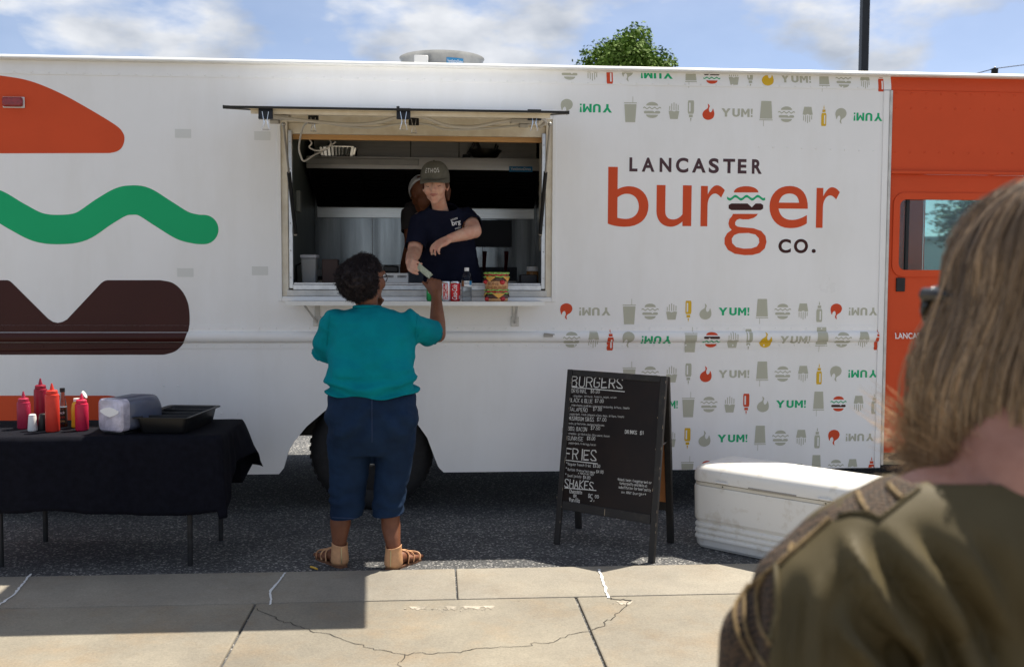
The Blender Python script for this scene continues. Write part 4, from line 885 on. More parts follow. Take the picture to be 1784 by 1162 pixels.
W_ = (FRr-FL).length; u0 = .043
bar(rail_pt(.034,.982), rail_pt(.966,.982), .036, .021, 'frame_rail', FRM, sg, ez, en); bar(rail_pt(.034,.225), rail_pt(.966,.225), .05, .021, 'frame_rail', FRM, sg, ez, en)
BOARD = M('blackboard', (.010,.006,.005), .42, var=.35, vs=5, c2=(.018,.010,.007), bump=.03, bs=300, spec=.3)
c4 = [rail_pt(.034,.25), rail_pt(.966,.25), rail_pt(.966,.966), rail_pt(.034,.966)]
MB().loft([[p+en*.003 for p in c4], [p-en*.004 for p in c4]]).build('board', BOARD, sg, smooth=False)
# rear half
enb = Vector((-en.x, -en.y, en.z)); 
bar(RL, TLp-en*.024, .040, .022, 'rear_stile', FRM, sg, ex, en); bar(RR, TRp-en*.024, .040, .022, 'rear_stile', FRM, sg, ex, en)
def rr_pt(u, v): return lerp(lerp(RL, RR, u), lerp(TLp-en*.024, TRp-en*.024, u), v)
bar(rr_pt(.03,.95), rr_pt(.97,.95), .05, .02, 'rear_rail', FRM, sg, Vector((0,0,1)), Vector((en.x,en.y,0)).normalized()); bar(rr_pt(.03,.225), rr_pt(.97,.225), .05, .02, 'rear_rail', FRM, sg, Vector((0,0,1)), Vector((en.x,en.y,0)).normalized())
c4 = [rr_pt(.034,.25), rr_pt(.966,.25), rr_pt(.966,.93), rr_pt(.034,.93)]; nb = (c4[1]-c4[0]).cross(c4[3]-c4[0]).normalized()
MB().loft([[p+nb*.003 for p in c4], [p-nb*.003 for p in c4]]).build('rear_board', M('bare hardboard back', (.42,.17,.06), .6, var=.1, vs=10), sg, smooth=False)
a, b = rail_pt(.99,.62)+en*.004, rr_pt(.99,.62)
MB().tube([a, lerp(a, b, .4)+Vector((0,0,-.006)), b+(b-a).normalized()*.03], .003, 6).build('spreader', STEELD, sg); MB().tube([b-Vector((.02,0,.01)), b+Vector((.03,-.005,.012))], .004, 6).build('wing_nut', STEELD, sg)
# ---- chalk hand lettering: single-stroke glyphs, grid x 0-4, y 0-8, baseline 2, capital top 8, x-height 6
GL = {k: v for k, v in (s.split(':', 1) for s in '''A:02 28 42/14 34|B:02 08 38 47 36 05/35 44 33 42 02|C:47 38 18 07 03 12 32 43|D:02 08 28 46 44 22 02|E:48 08 02 42/05 35|F:48 08 02/05 35|G:47 38 18 07 03 12 32 43 45 25|H:08 02/48 42/05 45|I:28 22|J:18 48/38 33 22 12 03|K:08 02/48 05 42|L:08 02 42|M:02 08 24 48 42|N:02 08 42 48|O:18 06 04 12 32 44 46 38 18|P:02 08 38 47 46 35 05|Q:18 06 04 12 32 44 46 38 18/34 51|R:02 08 38 47 46 35 05/25 42|S:47 38 18 07 06 34 43 42 12 03|T:08 48/28 22|U:08 03 12 32 43 48|V:08 22 48|W:08 12 25 32 48|X:08 42/48 02|Y:08 25 48/25 22|Z:08 48 02 42|Ñ:02 07 42 47/08 29 38 49|
a:45 16 04 12 32 44 46 42|b:08 02 32 44 36 06|c:45 26 04 12 42|d:48 42 12 04 16 46|e:04 44 36 16 04 12 42|f:47 38 27 22/15 35|g:46 16 04 12 42/46 40 10|h:08 02/05 26 45 42|i:26 22/27 28|j:26 20 10/27 28|k:08 02/36 04 42|l:28 22|m:02 06/05 16 25 22/25 36 45 42|n:02 06/05 26 45 42|o:16 04 12 32 44 36 16|p:06 00/06 36 44 32 02|q:46 40/46 16 04 12 42|r:16 12/14 36 45|s:46 16 05 34 42 02|t:28 23 32 42/16 46|u:06 03 12 32 46/46 42|v:06 22 46|w:06 12 25 32 46|x:06 42/46 02|y:06 23/46 20 10|z:06 46 02 42|
0:18 06 04 12 32 44 46 38 18|1:17 28 22|2:07 18 38 46 02 42|3:08 48 25 44 32 02|4:38 04 44/38 32|5:48 08 05 35 44 32 02|6:38 05 03 12 32 43 35 05|7:08 48 12|8:25 07 18 38 47 25 03 12 32 43 25|9:45 15 07 18 38 47 42|$:47 38 18 06 34 43 32 12 03/29 21|.:22 23|,:23 11|-:15 35|&:42 17 28 37 04 12 43|(:48 26 24 42|):08 26 24 02|:!22 23/25 26|*:27 23/15 35/16 34/36 14|+:26 22/04 44|/:02 48|#:14 34 36 16 14'''.replace('\n', '').replace('|:!', '|::').split('|'))}
CHK = M('chalk', (.72,.72,.70), .9, var=.35, vs=220)
def chalk(mb, txt, px, py, hpx, px1, wd=.0028, jit=.35):
    P0 = rail_pt(0, 0); o = onP(px, py, P0+en*.0038, en); hgt = hpx/1750*(o-C0).dot(FW)/6.0*1.03; x = 0; slant = 0
    q1 = onP(px1, py, P0+en*.0038, en); wlen = (q1-o).dot(ex)/ex.dot(ex); units = sum(3 if c not in GL else max(int(q[0]) for s in GL[c].split('/') for q in s.split())+1.15 for c in txt); sp = wlen/(units*hgt)
    ang_ = random.uniform(-.008, .008)
    for ch in txt:
        if ch == ' ': x += 3*hgt*sp; continue
        g = GL.get(ch)
        if g is None: x += 3*hgt; continue
        k = random.uniform(.93, 1.07); dy = random.uniform(-.25, .25)*jit
        wid = max(int(q[0]) for s in g.split('/') for q in s.split())
        for s in g.split('/'):
            pts = []
            for q in s.split():
                gx, gy = (int(q[0])+random.uniform(-jit, jit)*.5)*.92, (int(q[1])-2+dy+random.uniform(-jit, jit)*.5)*k
                X, Y = x + gx*hgt*sp + gy*hgt*slant, gy*hgt; pts.append(o + ex*(X*math.cos(ang_)) + ez*(Y + X*ang_))
            for a, b in zip(pts[:-1], pts[1:]):
                d = (b-a).normalized(); n_ = d.cross(en).normalized()*wd*random.uniform(.38, .58); a = a-d*wd*.3; b = b+d*wd*.3
                mb.add([a+n_, a-n_, b-n_*.9, b+n_*.9], [(0,1,2,3)])
        x += (wid+1.15)*hgt*sp
    return x
mb = MB(); Zp = lambda x, y: (970+x/4.305, 640+y/4.305)
def line(txt, x, y, h, x1, wd=.0028, jit=.35): chalk(mb, txt, *Zp(x, y), h/4.305, Zp(x1, y)[0], wd, jit)
def rule(x0, y0, x1, y1, wd=.005):
    a, b = (onP(*Zp(*q), rail_pt(0,0)+en*.0038, en) for q in ((x0,y0),(x1,y1))); n_ = (b-a).normalized().cross(en)*wd/2; mb.add([a+n_, a-n_, b-n_, b+n_], [(0,1,2,3)])
line('BURGERS', 112, 143, 70, 508, .0062); rule(112, 148, 510, 182)
for tx, y, x, x1, pr, p0, p1, yp in (('ORIGINAL', 192, 108, 230, '$6.00', 254, 325, 194), ('BLACK & BLUE', 262, 95, 272, '$7.00', 286, 354, 266), ('JALAPEÑO', 330, 92, 234, '$7.00', 272, 340, 326), ('MUSHROOM SWISS', 398, 88, 282, '$7.00', 302, 375, 404), ('BBQ BACON', 474, 84, 230, '$7.50', 255, 327, 468), ('SUNRISE', 546, 78, 202, '$8.00', 226, 290, 546)):
    line('#', x-20, y-12, 17, x-6, .0024); line(tx, x, y-4, 27, x1, .0025); line(pr, p0, yp-4, 23, p1, .0024)
for tx, x, y, x1 in (('-cheddar, lettuce, tomato, mayo, onion', 118, 220, 450), ('-blue cheese crumbles, blackened seasoning, lettuce, tomato', 106, 288, 548), ('-pepperjack, fresh jalapeno slices, mayo, lettuce, tomato', 90, 354, 508), ('-swiss, grilled onion, sauteed mushrooms', 84, 424, 358), ('-cheddar, grilled onion, bbq sauce, bacon', 82, 500, 400), ('pepperjack, fried egg, bacon', 90, 571, 296)):
    line(tx, x, y, 14, x1, .0013, .25)
line('FRIES', 66, 682, 72, 308, .0064); rule(66, 694, 306, 722)
for tx, x, y, h, x1 in (('Regular french fries', 84, 732, 18, 258), ('Buffalo (fries w/ hot sauce', 82, 772, 17, 290), ('+ ranch on top)', 160, 798, 15, 280), ('Sweet potato', 80, 818, 18, 186)): line(tx, x, y, h, x1, .0017)
for tx, x, y, x1 in (('$3.00', 272, 746, 328), ('$4.00', 296, 790, 352), ('$4.00', 198, 832, 254)): line(tx, x, y, 20, x1, .0023)
for x, y in ((70, 722), (66, 762), (62, 808)): line('#', x, y-2, 15, x+12, .0024)
line('SHAKES', 58, 895, 54, 284, .0054); rule(58, 902, 296, 922)
line('Chocolate', 96, 940, 26, 192, .0028); line('OR', 124, 972, 20, 150, .0028); line('Vanilla', 92, 1004, 28, 174, .0028); line('$', 236, 972, 24, 250, .0032); line('5.', 250, 1000, 46, 284, .0038); line('00', 286, 976, 20, 318, .0032)
line('DRINKS: $1', 512, 494, 24, 650, .0033)
for tx, x, y, x1 in (('*black bean (vegetarian) or', 456, 846, 714), ('turkey patty available as', 470, 875, 680), ('substitution for beef patty', 464, 905, 708), ('on ANY burger*', 484, 942, 672)): line(tx, x, y, 18, x1, .0019)
ob = mb.build('chalk_lettering', CHK, sg, smooth=False)
# scuffs of bare wood on the frame
mb = MB()
for i in range(26):
    u = random.choice((0,1)); v_ = random.uniform(.05,.97); p = rail_pt(u, v_)+en*.0118+ex*random.choice((-.018,.017)); l = random.uniform(.004,.022); mb.add([p-ex*.0012, p+ex*.0012, p+ex*.0012+ez*l, p-ex*.0012+ez*l], [(0,1,2,3)])
p = rail_pt(.5,.205)+en*.0118; mb.add([p-ex*.002, p+ex*.002, p+ex*.002+ez*.036, p-ex*.002+ez*.036], [(0,1,2,3)])
o = mb.build('scuffs', M('bare wood scuff', (.35,.28,.2), .8), sg, smooth=False); o['kind'] = 'stuff'
# ================================================================== COOLER
ca = math.atan2(-.70, .68)
ck = thing('cooler', 'large white ice chest with dirty ribbed base on the asphalt', 'cooler', (1.445, -.865, 0), rz=ca)
CW = M('white cooler plastic', (.78,.77,.74), .42, var=.12, vs=9, c2=(.60,.56,.49), vlo=.30, vhi=.47, vdet=10, bump=.05, bs=60)
L_, W2, = 1.08, .43
def crr(d, z, r_=.055, l=L_, w_=W2): return [Vector((x, y, z)) for x, y in rrect(d, l-d, d, w_-d, max(.012, r_-d*.5), 6)]
pr = [(.045,.0),(.03,.004),(.016,.02),(.012,.045)]
for z0 in (.05,.082,.114): pr += [(.008,z0+.002),(.004,z0+.008),(.004,z0+.018),(.008,z0+.024),(.015,z0+.027),(.015,z0+.031)]
pr += [(.010,.150),(.006,.158),(.002,.165),(-.002,.325),(.0,.338),(.006,.340)]
MB().loft([crr(d, z) for d, z in pr]).build('body', CW, ck, local=True, angle=28)
MB().loft([crr(d, z, .06) for d, z in ((.008,.3403),(.003,.342),(.003,.356),(.006,.358))]).build('rim', M('cooler rim', (.66,.63,.55), .5), ck, local=True, angle=30)
MB().loft([crr(d, z, .06) for d, z in ((.004,.3605),(-.003,.363),(-.003,.40),(.004,.422),(.018,.438),(.04,.447),(.09,.4515),(.16,.453))]).build('lid', CW, ck, local=True, angle=30)
for x in (.20, .80):
    mb = MB(); mb.tube([(x-.035,-.004,.368),(x-.035,-.014,.372),(x+.035,-.014,.372),(x+.035,-.004,.368)], .0045, 8); hg = mb.build('hinge', WPLAST, ck, local=True)
    for q in (x-.033, x+.033, x): MB().ell((q, -.0045 if q != x else .0015, .368 if q != x else .349), (.0045,.003,.0045), n=8).build('screw', BLKP, hg, local=True)
mb = MB().box(.36, .64, -.0065, -.0035, .361, .369); mb.build('recess_shade_strip', M('recess shadow grey', (.32,.30,.27), .7), ck, local=True, smooth=False)  # flat grey strip on the lid edge, painting the shade of a hand recess
for s, x in ((-1,-.004), (1,L_+.004)): MB().tube([(x,.1,.30),(x+s*.03,.12,.285),(x+s*.03,.29,.285),(x,.31,.30)], .011, 8).build('handle', WPLAST, ck, local=True)
MB().cyl((-.003,W2*.5,.05),(-.022,W2*.5,.05),.018).build('drain_plug', WPLAST, ck, local=True)
ck.scale = (1, 1, 1.07)
# ================================================================== THINGS ON THE SHELF
SZ1 = SHELF_Z+.0006
def can(px, body, name, label, paint):
    p = onZ(px, 521, SZ1); p.y = -.18; p.x = onY(px, 505, -.18).x; t = thing('soda_can', label, 'soda can', p, 'soda cans on the shelf'); c = (p.x, p.y, p.z)
    MB().lathe([(.020,.003),(.026,.0),(.0275,.001),(.033,.012),(.033,.108),(.0325,.110)], c, 32).build('body', body, t)
    MB().lathe([(.0325,.1103),(.0275,.119),(.0275,.122),(.026,.122),(.0255,.119),(0,.1188)], c, 32).build('top', CHROME, t)
    MB().lathe([(.004,.1190),(.009,.1195),(.009,.1205),(.004,.1205)], (p.x,p.y-.008,p.z), 12).build('pull_tab', CHROME, t); paint(p, t)
CANR = M('red can paint', (.55,.012,.02), .25, .3); CANS = M('silver can paint', (.68,.69,.71), .28, .7); CANG = M('green can paint', (.01,.30,.07), .25, .3)
can(793, CANR, 'coke', 'red cola can with white script beside the water bottle', lambda p, t: (curved_text('Coca-Cola', p.x, p.y, p.z+.010, p.z+.102, .0334, -.62, .35, WPR, 'lettering', t, vert=True, shear=.35, offset=.012), curved_label(p.x, p.y, p.z+.004+.01, p.z+.035, .0333, .75, 1.15, M('grey panel', (.4,.36,.36), .4), 'panel', t)))
can(777, CANS, 'diet', 'silver diet cola can with red band between the hand and red can', lambda p, t: (curved_label(p.x, p.y, p.z+.012, p.z+.108, .0333, -.55, .38, CANR, 'band', t), curved_text('Diet Coke', p.x, p.y, p.z+.016, p.z+.104, .0337, -.42, .25, WPR, 'lettering', t, vert=True, offset=.02)))
can(752, CANG, 'green', 'green soda can half hidden behind the raised hand', lambda p, t: curved_label(p.x, p.y, p.z+.05, p.z+.075, .0333, -.7, .7, M('pale band', (.7,.75,.7), .4), 'band', t))
p = onY(813, 521, -.17); p.z = SZ1; t = thing('water_bottle', 'clear plastic water bottle with white cap on the shelf', 'water bottle', p)
CLR = M('clear plastic', (.97,.98,.98), .04, trans=1, ior=1.2); WATER = M('water', (.97,.99,1), .0, trans=1, ior=1.2)
bp = [(.026,.0),(.031,.004),(.032,.02),(.0305,.026),(.032,.032),(.032,.05),(.0305,.056),(.032,.062),(.032,.085),(.0325,.09),(.0325,.128),(.032,.132),(.030,.15),(.024,.172),(.014,.186),(.0125,.192)]
MB().lathe([(r_, z) for r_, z in bp] + [(r_-.0012, z+.0006) for r_, z in bp[::-1]] , p, 32, cap=False).build('bottle', CLR, t)
MB().lathe([(r_-.0016, z+.001) for r_, z in bp[:9]] + [(0,.086)], p, 32).build('water', WATER, t)
MB().lathe([(.0145,.1865),(.0148,.19),(.0148,.206),(.013,.208),(0,.208)], p, 24).build('cap', WPLAST, t)
curved_label(p.x, p.y, p.z+.092, p.z+.126, .0329, -3.1, 3.1, M('pale label', (.72,.76,.78), .45), 'label', t, 40)
curved_label(p.x, p.y, p.z+.092, p.z+.126, .0331, -1.25, -.55, M('bronze print', (.25,.12,.05), .5), 'label_picture', t); curved_label(p.x, p.y, p.z+.10, p.z+.126, .0331, .5, 1.2, BLUE, 'label_picture', t); curved_text('WATER', p.x, p.y, p.z+.104, p.z+.118, .0334, -.5, .5, M('navy print', (.03,.05,.15), .5), 'lettering', t, offset=.01)
# burger shaped jar
p = onY(865, 521, -.165); p.z = SZ1; t = thing('burger_jar', 'ceramic jar shaped like a double cheeseburger stack', 'jar', p)
JB = M('glazed bun', (.58,.30,.12), .25, var=.25, vs=40, coat=.4); JM = M('glazed patty', (.085,.035,.022), .3, var=.4, vs=90, coat=.3); JL = M('glazed lettuce', (.28,.50,.10), .25, var=.3, vs=40, coat=.4); JC = M('glazed cheese', (.72,.34,.03), .25, coat=.4); JT = M('glazed tomato', (.50,.012,.018), .18, coat=.5); JS = M('sesame glaze', (.75,.68,.5), .3)
def layer(z0, z1, r_, m, name, wv=0, nw=9, zv=0, sd=0, n=96):
    rings = []
    for f, rr_ in ((0,.93),(.2,.985),(.5,1),(.8,.985),(1,.93)):
        ring = []
        for k in range(n):
            a = 2*math.pi*k/n; q = r_*rr_ + wv*(math.sin(nw*a+sd)+.5*math.sin((nw*2+1)*a+2*sd)); zz_ = lerp(z0, z1, f)+zv*math.sin((nw-2)*a+sd*1.7); ring.append(Vector((p.x+q*math.cos(a), p.y+q*math.sin(a), p.z+zz_)))
        rings.append(ring)
    MB().loft(rings).build(name, m, t)
def cheese(zt, sd):
    for k in range(4):
        a = sd+k*math.pi/2; V = []
        for i in range(9):
            q = -.55+1.1*i/8; dz = .028*(1-abs(q)/.55); V += [(p.x+.0785*math.sin(a+q), p.y-.0785*math.cos(a+q), p.z+zt), (p.x+.0805*math.sin(a+q*.9), p.y-.0805*math.cos(a+q*.9), p.z+zt-dz-.003)]
        MB().add(V, [(2*i, 2*i+2, 2*i+3, 2*i+1) for i in range(8)]).build('cheese_slice', JC, t)
layer(0, .022, .073, JB, 'bottom_bun'); layer(.018, .042, .0755, JM, 'patty', .0012, 17); layer(.044, .055, .0755, JL, 'lettuce', .003, 11, .002, 1); layer(.054, .066, .074, JT, 'tomato', .002, 7, .002); layer(.064, .074, .0765, JL, 'lettuce', .003, 13, .002, 2)
cheese(.050, .9+.785); layer(.072, .128, .0735, JB, 'middle_bun'); layer(.126, .146, .0755, JM, 'patty', .0012, 19, 0, 2); layer(.147, .157, .079, JL, 'lettuce', .003, 12, .002, 3); layer(.156, .169, .0745, JT, 'tomato', .002, 8, .002, 1); layer(.167, .180, .078, JL, 'lettuce', .0025, 14, .0015, 2)
cheese(.153, .2+.785-1.6)
for a, z in ((.45,.118), (-1.15,.12), (.5,.016), (-.95,.014)): MB().ell((p.x+.073*math.sin(a), p.y-.073*math.cos(a), p.z+z), (.018,.012,.014), n=14).build('ketchup_drip', JT, t)
EMB = M('brown glaze lettering', (.26,.10,.03), .4)
curved_text('BUNS', p.x, p.y, p.z+.100, p.z+.116, .0745, -.85, .1, EMB, 'lettering', t, offset=.015); curved_text('THE BURGER', p.x, p.y, p.z+.078, p.z+.094, .0742, -.95, .95, EMB, 'lettering', t, offset=.015)
# dropped chip on the asphalt
a, b = onZ(541, 989), onZ(553, 993); tag(MB().tube([a+Vector((0,0,.006)), lerp(a,b,.5)+Vector((0,0,.0075)), b+Vector((0,0,.006))], [.0055,.006,.005], 4).build('dropped_chip', M('fried potato', (.66,.40,.06), .6)), 'yellow french fry dropped on the asphalt by the sandal', 'french fry')
# ================================================================== PEOPLE: shared builders
def basis(yaw, pitch=0, roll=0):               # yaw 0 faces +Y, positive turns to the person's right (+X); pitch down positive
    return Matrix.Rotation(-yaw, 3, 'Z') @ Matrix.Rotation(-pitch, 3, 'X') @ Matrix.Rotation(roll, 3, 'Y')
def head(mb, c, B, s=1.0, male=False, ears=(1, 1)):
    c = Vector(c); q = lambda x, y, z: c + B @ (Vector((x, y, z))*s)
    e = lambda p, r, n=18: mb.ell(q(*p), tuple(x*s for x in r), B, n)
    e((0,-.012,.045), (.074,.094,.086), 22); e((0,.022,.0), (.065,.069,.098), 22); e((0,.032,-.055), (.048,.052,.050)); e((0,.066,-.088), (.025,.022,.019))
    for k in (-1, 1):
        e((k*.034,.052,-.022), (.030,.034,.036)); e((k*.030,.072,.034), (.030,.017,.013)); e((k*.038,.014,-.055), (.018,.036,.030))
        e((k*.031,.067,.010), (.0155,.014,.0115))                        # eyelid swell
    mb.tube([q(0,.080,.030), q(0,.099,.002), q(0,.105,-.016)], [.0075*s,.0095*s,.0120*s], 12); e((0,.103,-.018), (.0125,.012,.011)); e((-.011,.094,-.020), (.009,.010,.008)); e((.011,.094,-.020), (.009,.010,.008))
    e((0,.084,-.046), (.026,.013,.016)); e((0,.082,-.068), (.022,.010,.010))
    for k in (-1, 1):
        if ears[0 if k < 0 else 1]:
            mb.ell(q(k*.074,-.006,-.004), (.008*s,.019*s,.031*s), B @ Matrix.Rotation(k*.35, 3, 'Z'), 14); mb.ell(q(k*.073,.004,-.026), (.008*s,.011*s,.013*s), B, 10)
    return q
def face_parts(q, B, s, par, lip, brow, lookdown=True):
    def ellp(p, r, name, m): return MB().ell(q(*p), tuple(x*s for x in r), B, 14).build(name, m, par)
    mb = MB(); mb.tube([q(-.024,.088,-.046), q(-.012,.0955,-.0425), q(0,.0965,-.0435), q(.012,.0955,-.0425), q(.024,.088,-.046)], [.0015*s,.0042*s,.0042*s,.0042*s,.0015*s], 8); mb.tube([q(-.022,.088,-.048), q(0,.0965,-.0525), q(.022,.088,-.048)], [.0015*s,.006*s,.0015*s], 8); mb.build('lips', lip, par)
    for k in (-1, 1):
        MB().tube([q(k*.014,.087,.030), q(k*.030,.089,.035), q(k*.046,.078,.030)], [.0034*s,.0036*s,.0016*s], 6).build('eyebrow', brow, par)
        MB().tube([q(k*.017,.0795,.0045), q(k*.031,.0835,.001), q(k*.045,.0755,.0045)], [.0014*s,.0028*s,.0014*s], 6).build('eyelashes', brow, par)
def hand(mb, w, f, n, side, curl=(1.2,1.2,1.2,1.2), s=1.0, thumb=(.5,.35), spread=.04, c1=.45, wr=.028, tdir=None):
    """w wrist, f towards the knuckles, n the way the palm faces, side=+1: thumb on f x n side"""
    f = f.normalized(); n = (n-f*n.dot(f)).normalized(); d = f.cross(n)*side
    w = Vector(w); P = lambda a, b, c_: w + f*a*s + d*b*s + n*c_*s
    mb.ell(P(.0,0,0), (wr*s,)*3, n=12)
    for k in range(4):
        b = .030-.020*k; mb.caps([P(.0,b*.6,0), P(.045,b*.95,.002), P(.084-.004*abs(k-1),b,0)], [.017*s,.0155*s,.0115*s], 10)
    tips = []
    for k in range(4):
        b = .031-.0205*k; L = (.072,.080,.074,.058)[k]*s; p = P(.085-.004*abs(k-1), b, 0); dr = (f + d*spread*(1.5-k)).normalized(); pts = [p]; ax = dr
        for j, l in enumerate((.45,.30,.25)):
            a = curl[k]*(c1, 1.0, .75)[j]; ax = (ax*math.cos(a)+n*math.sin(a)).normalized() if j == 0 else (ax*math.cos(a) + (n*ax.dot(f)-f*ax.dot(n)).normalized()*math.sin(a)).normalized()
            p = p + ax*L*l; pts.append(p)
        mb.caps(pts, [.0098*s,.0090*s,.0082*s,.0070*s], 10); tips.append(pts[-1])
    tb_ = P(.022,.028,.008); td = (f*.62+d*.70+n*.35) if tdir is None else tdir; td = td.normalized(); a = tb_+td*.038*s; t2 = (td+(n*thumb[0]-d*thumb[1])).normalized(); b = a+t2*.032*s; t3 = (t2+(n*thumb[0]*.6-d*thumb[1]*.8)).normalized(); c_ = b+t3*.026*s
    mb.caps([tb_, a, b, c_], [.0165*s,.0125*s,.0105*s,.0085*s], 10); tips.append(c_); return tips
def ringpts(c, ax, ay, az=None, n=28, e=2.2):   # super-ellipse ring in the XY plane (world) around c
    o = []
    for k in range(n):
        a = 2*math.pi*k/n; ca, sa = math.cos(a), math.sin(a); m = (abs(ca)**e+abs(sa)**e)**(-1/e); o.append(Vector(c)+Vector((ca*m*ax, sa*m*ay, 0)))
    return o
def pxring(y, x0, x1, Y, dy, n=28, e=2.3):
    a, b = onY(x0, y, Y), onY(x1, y, Y); c = (a+b)/2; return ringpts(c, (b.x-a.x)/2, dy, n=n, e=e)
def skin_mat(name, c, c2, rough=.5, sss=.12): return M(name, c, rough, c2=c2, vs=18, var=.1, bump=.08, bs=400, bdist=.0006, sss=sss, spec=.4)
def cyl_cut(me, p, d, r, eps=0):                # open the end of a sleeve or hem: remove faces beyond the plane inside radius r
    bcut(me, p, d, r*1.25)
# ================================================================== CUSTOMER
cust = thing('person', 'customer in teal T-shirt and denim capris reaching up to the serving window', 'person', (-.36, -1.13, 0))
SK = skin_mat('deep brown skin', (.20,.080,.042), (.165,.062,.032))
b = MB(); V = Vector
LH, LT, RH_, RT_ = V((-.487,-1.165,0)), V((-.648,-.925,0)), V((-.252,-1.235,0)), V((-.112,-1.02,0))
legs = []
for heel, toe, hem, hr, ar in ((LH, LT, onY(593,912,-1.11), .056, .034), (RH_, RT_, onY(681,918,-1.14), .052, .034)):
    d = (toe-heel).normalized(); sd = V((-d.y, d.x, 0)); ank = heel + d*.055 + V((0,0,.09)); L = (toe-heel).length
    calf = V((hem.x, hem.y, hem.z)); knee = calf + V((.012 if heel is LH else -.012,.015,.22))
    b.caps([ank, lerp(ank, calf, .45)+V((0,-.004,0)), calf, knee], [ar, ar*1.22, hr, hr*.85], 16)
    b.ell(ank+d*.004, (ar*1.15,ar*1.05,ar*.9), n=12)
    b.caps([heel+d*.035+V((0,0,.040)), heel+d*.11+V((0,0,.046)), heel+d*.19+V((0,0,.036))], [.030,.034,.026], 14)
    for k in range(-2, 3): b.caps([heel+d*.15+sd*k*.013+V((0,0,.032)), heel+d*(.20)+sd*k*.0175+V((0,0,.027))], [.020,.017], 10)
    fl = -1 if heel is LH else 1
    for k in range(5):
        o_ = fl*(.034-.0168*k); ln = (.262,.268,.258,.246,.232)[k] if True else 0; b.caps([heel+d*.205+sd*(-o_)+V((0,0,.026)), heel+d*ln+sd*(-o_)*1.02+V((0,0,.020))], [.0125 if k else .015, .0105 if k else .0125], 8)
    legs.append((heel, toe, d, sd, ank, calf, knee))
hip = onY(648, 705, -1.12)
for L_g, x in ((legs[0], -.09), (legs[1], .09)): b.caps([L_g[6], V((hip.x+x, hip.y, hip.z-.06))], [.048, .07], 14)
chest = onY(648, 590, -1.12); b.ell(hip, (.16,.11,.11), n=18); b.caps([hip, chest], [.12,.115], 18)
nk = onY(637, 540, -1.12); hc = onY(641, 488, -1.115)
b.caps([nk+V((0,.0,-.03)), nk+V((.004,.006,.02)), hc+V((0,-.01,-.06))], [.055,.057,.055], 16)
shR = onY(722, 562, -1.12); elR = onY(763, 583, -.87); wrR = onY(760, 513, -.665)
b.caps([chest+V((0,0,.03)), shR+V((-.03,.01,-.03))], [.10,.045], 14); b.caps([shR+V((-.03,.01,-.03)), lerp(shR, elR, .5)+V((0,.01,-.02)), elR], [.045,.044,.043], 14); b.caps([elR, lerp(elR, wrR, .3), lerp(elR, wrR, .7), wrR], [.044,.045,.035,.027], 14)
fd = (wrR-elR).normalized(); hdR = (fd*.5+V((-.10,.10,.85))).normalized()
tipsR = hand(b, wrR, hdR, V((-.25,.97,-.1)), 1, (1.55,1.5,1.5,1.45), 1.0, (.55,.1), .02, c1=.62, tdir=V((-.55,.35,.75)))
shL = onY(577, 565, -1.12); elL = onY(567, 617, -.97); wrL = onY(640, 545, -.93)
b.caps([chest+V((0,0,.03)), shL+V((.02,.01,-.02))], [.10,.045], 14); b.caps([shL+V((.02,.01,-.02)), elL], [.045,.043], 14); b.caps([elL, wrL], [.043,.029], 14); hand(b, wrL, V((.55,-.05,.8)), V((.2,-.9,.3)), 1, (.9,.95,1.0,1.05), .95)
CB = basis(R(38), R(-4)); qh = head(b, hc, CB, 1.0)
me = remesh(b, .005, 3, .5); put('body', me, SK, cust, angle=0)
# hair: solid core with thousands of short curls
HAIRB = M('black curly hair', (.010,.007,.009), .55, c2=(.022,.014,.016), vs=60, spec=.35)
hcc = onY(626, 487, -1.16); hr3 = V((.118,.112,.112)); hm = MB().ell(hcc, tuple(hr3), n=36); hm.ell(hc+CB @ V((0,-.03,.05)), (.086,.09,.088), CB, 24)
me = remesh(hm, .008, 4); fold(me, lambda p: .009*nz(p, 38)+.008*nz(p, 16, 2)); 
bvh = BVHTree.FromPolygons([v.co[:] for v in me.vertices], [p.vertices[:] for p in me.polygons])
fdir = CB @ V((0,1,0))
earc = lambda c: (lambda l: l.x > .035 and l.y > -.034 and l.z < .042)(CB.transposed() @ (c-hc))
cut(me, lambda c: ((c-hc).dot(fdir) > .058 and c.z < hc.z+.10) or earc(c))
vv = mv(me); nn = normals(me); cm = MB(); idx = rng.choice(len(vv), 5200)
def curl(mb, p, n_, r, L, rad, turns):
    x, y = frame(n_); pts = []; ph = random.uniform(0, 6.28); K = 7; x, y = x*math.cos(ph)+y*math.sin(ph), y*math.cos(ph)-x*math.sin(ph); drift = V((random.gauss(0,.4), random.gauss(0,.4), random.gauss(-.15,.3)))
    for k in range(K): t = k/(K-1); a = turns*6.28*t; pts.append(p + (n_+drift*t*.6)*L*t*.75 + (x*math.cos(a)+y*math.sin(a))*r*(.5+.5*t))
    mb.tube(pts, [rad]*(K-1)+[rad*.5], 3, cap=False)
for i in idx:
    p, n_ = V(vv[i]), V(nn[i])
    if ((p-hc).dot(fdir) > .07 and p.z < hc.z+.09) or earc(p): continue
    curl(cm, p-n_*.006, n_, random.uniform(.003,.0065), random.uniform(.014,.028), .0011, random.uniform(1.0,1.8))
hob = put('hair', me, HAIRB, cust); o = cm.build('curls', HAIRB, hob, angle=0); o['kind'] = 'stuff'
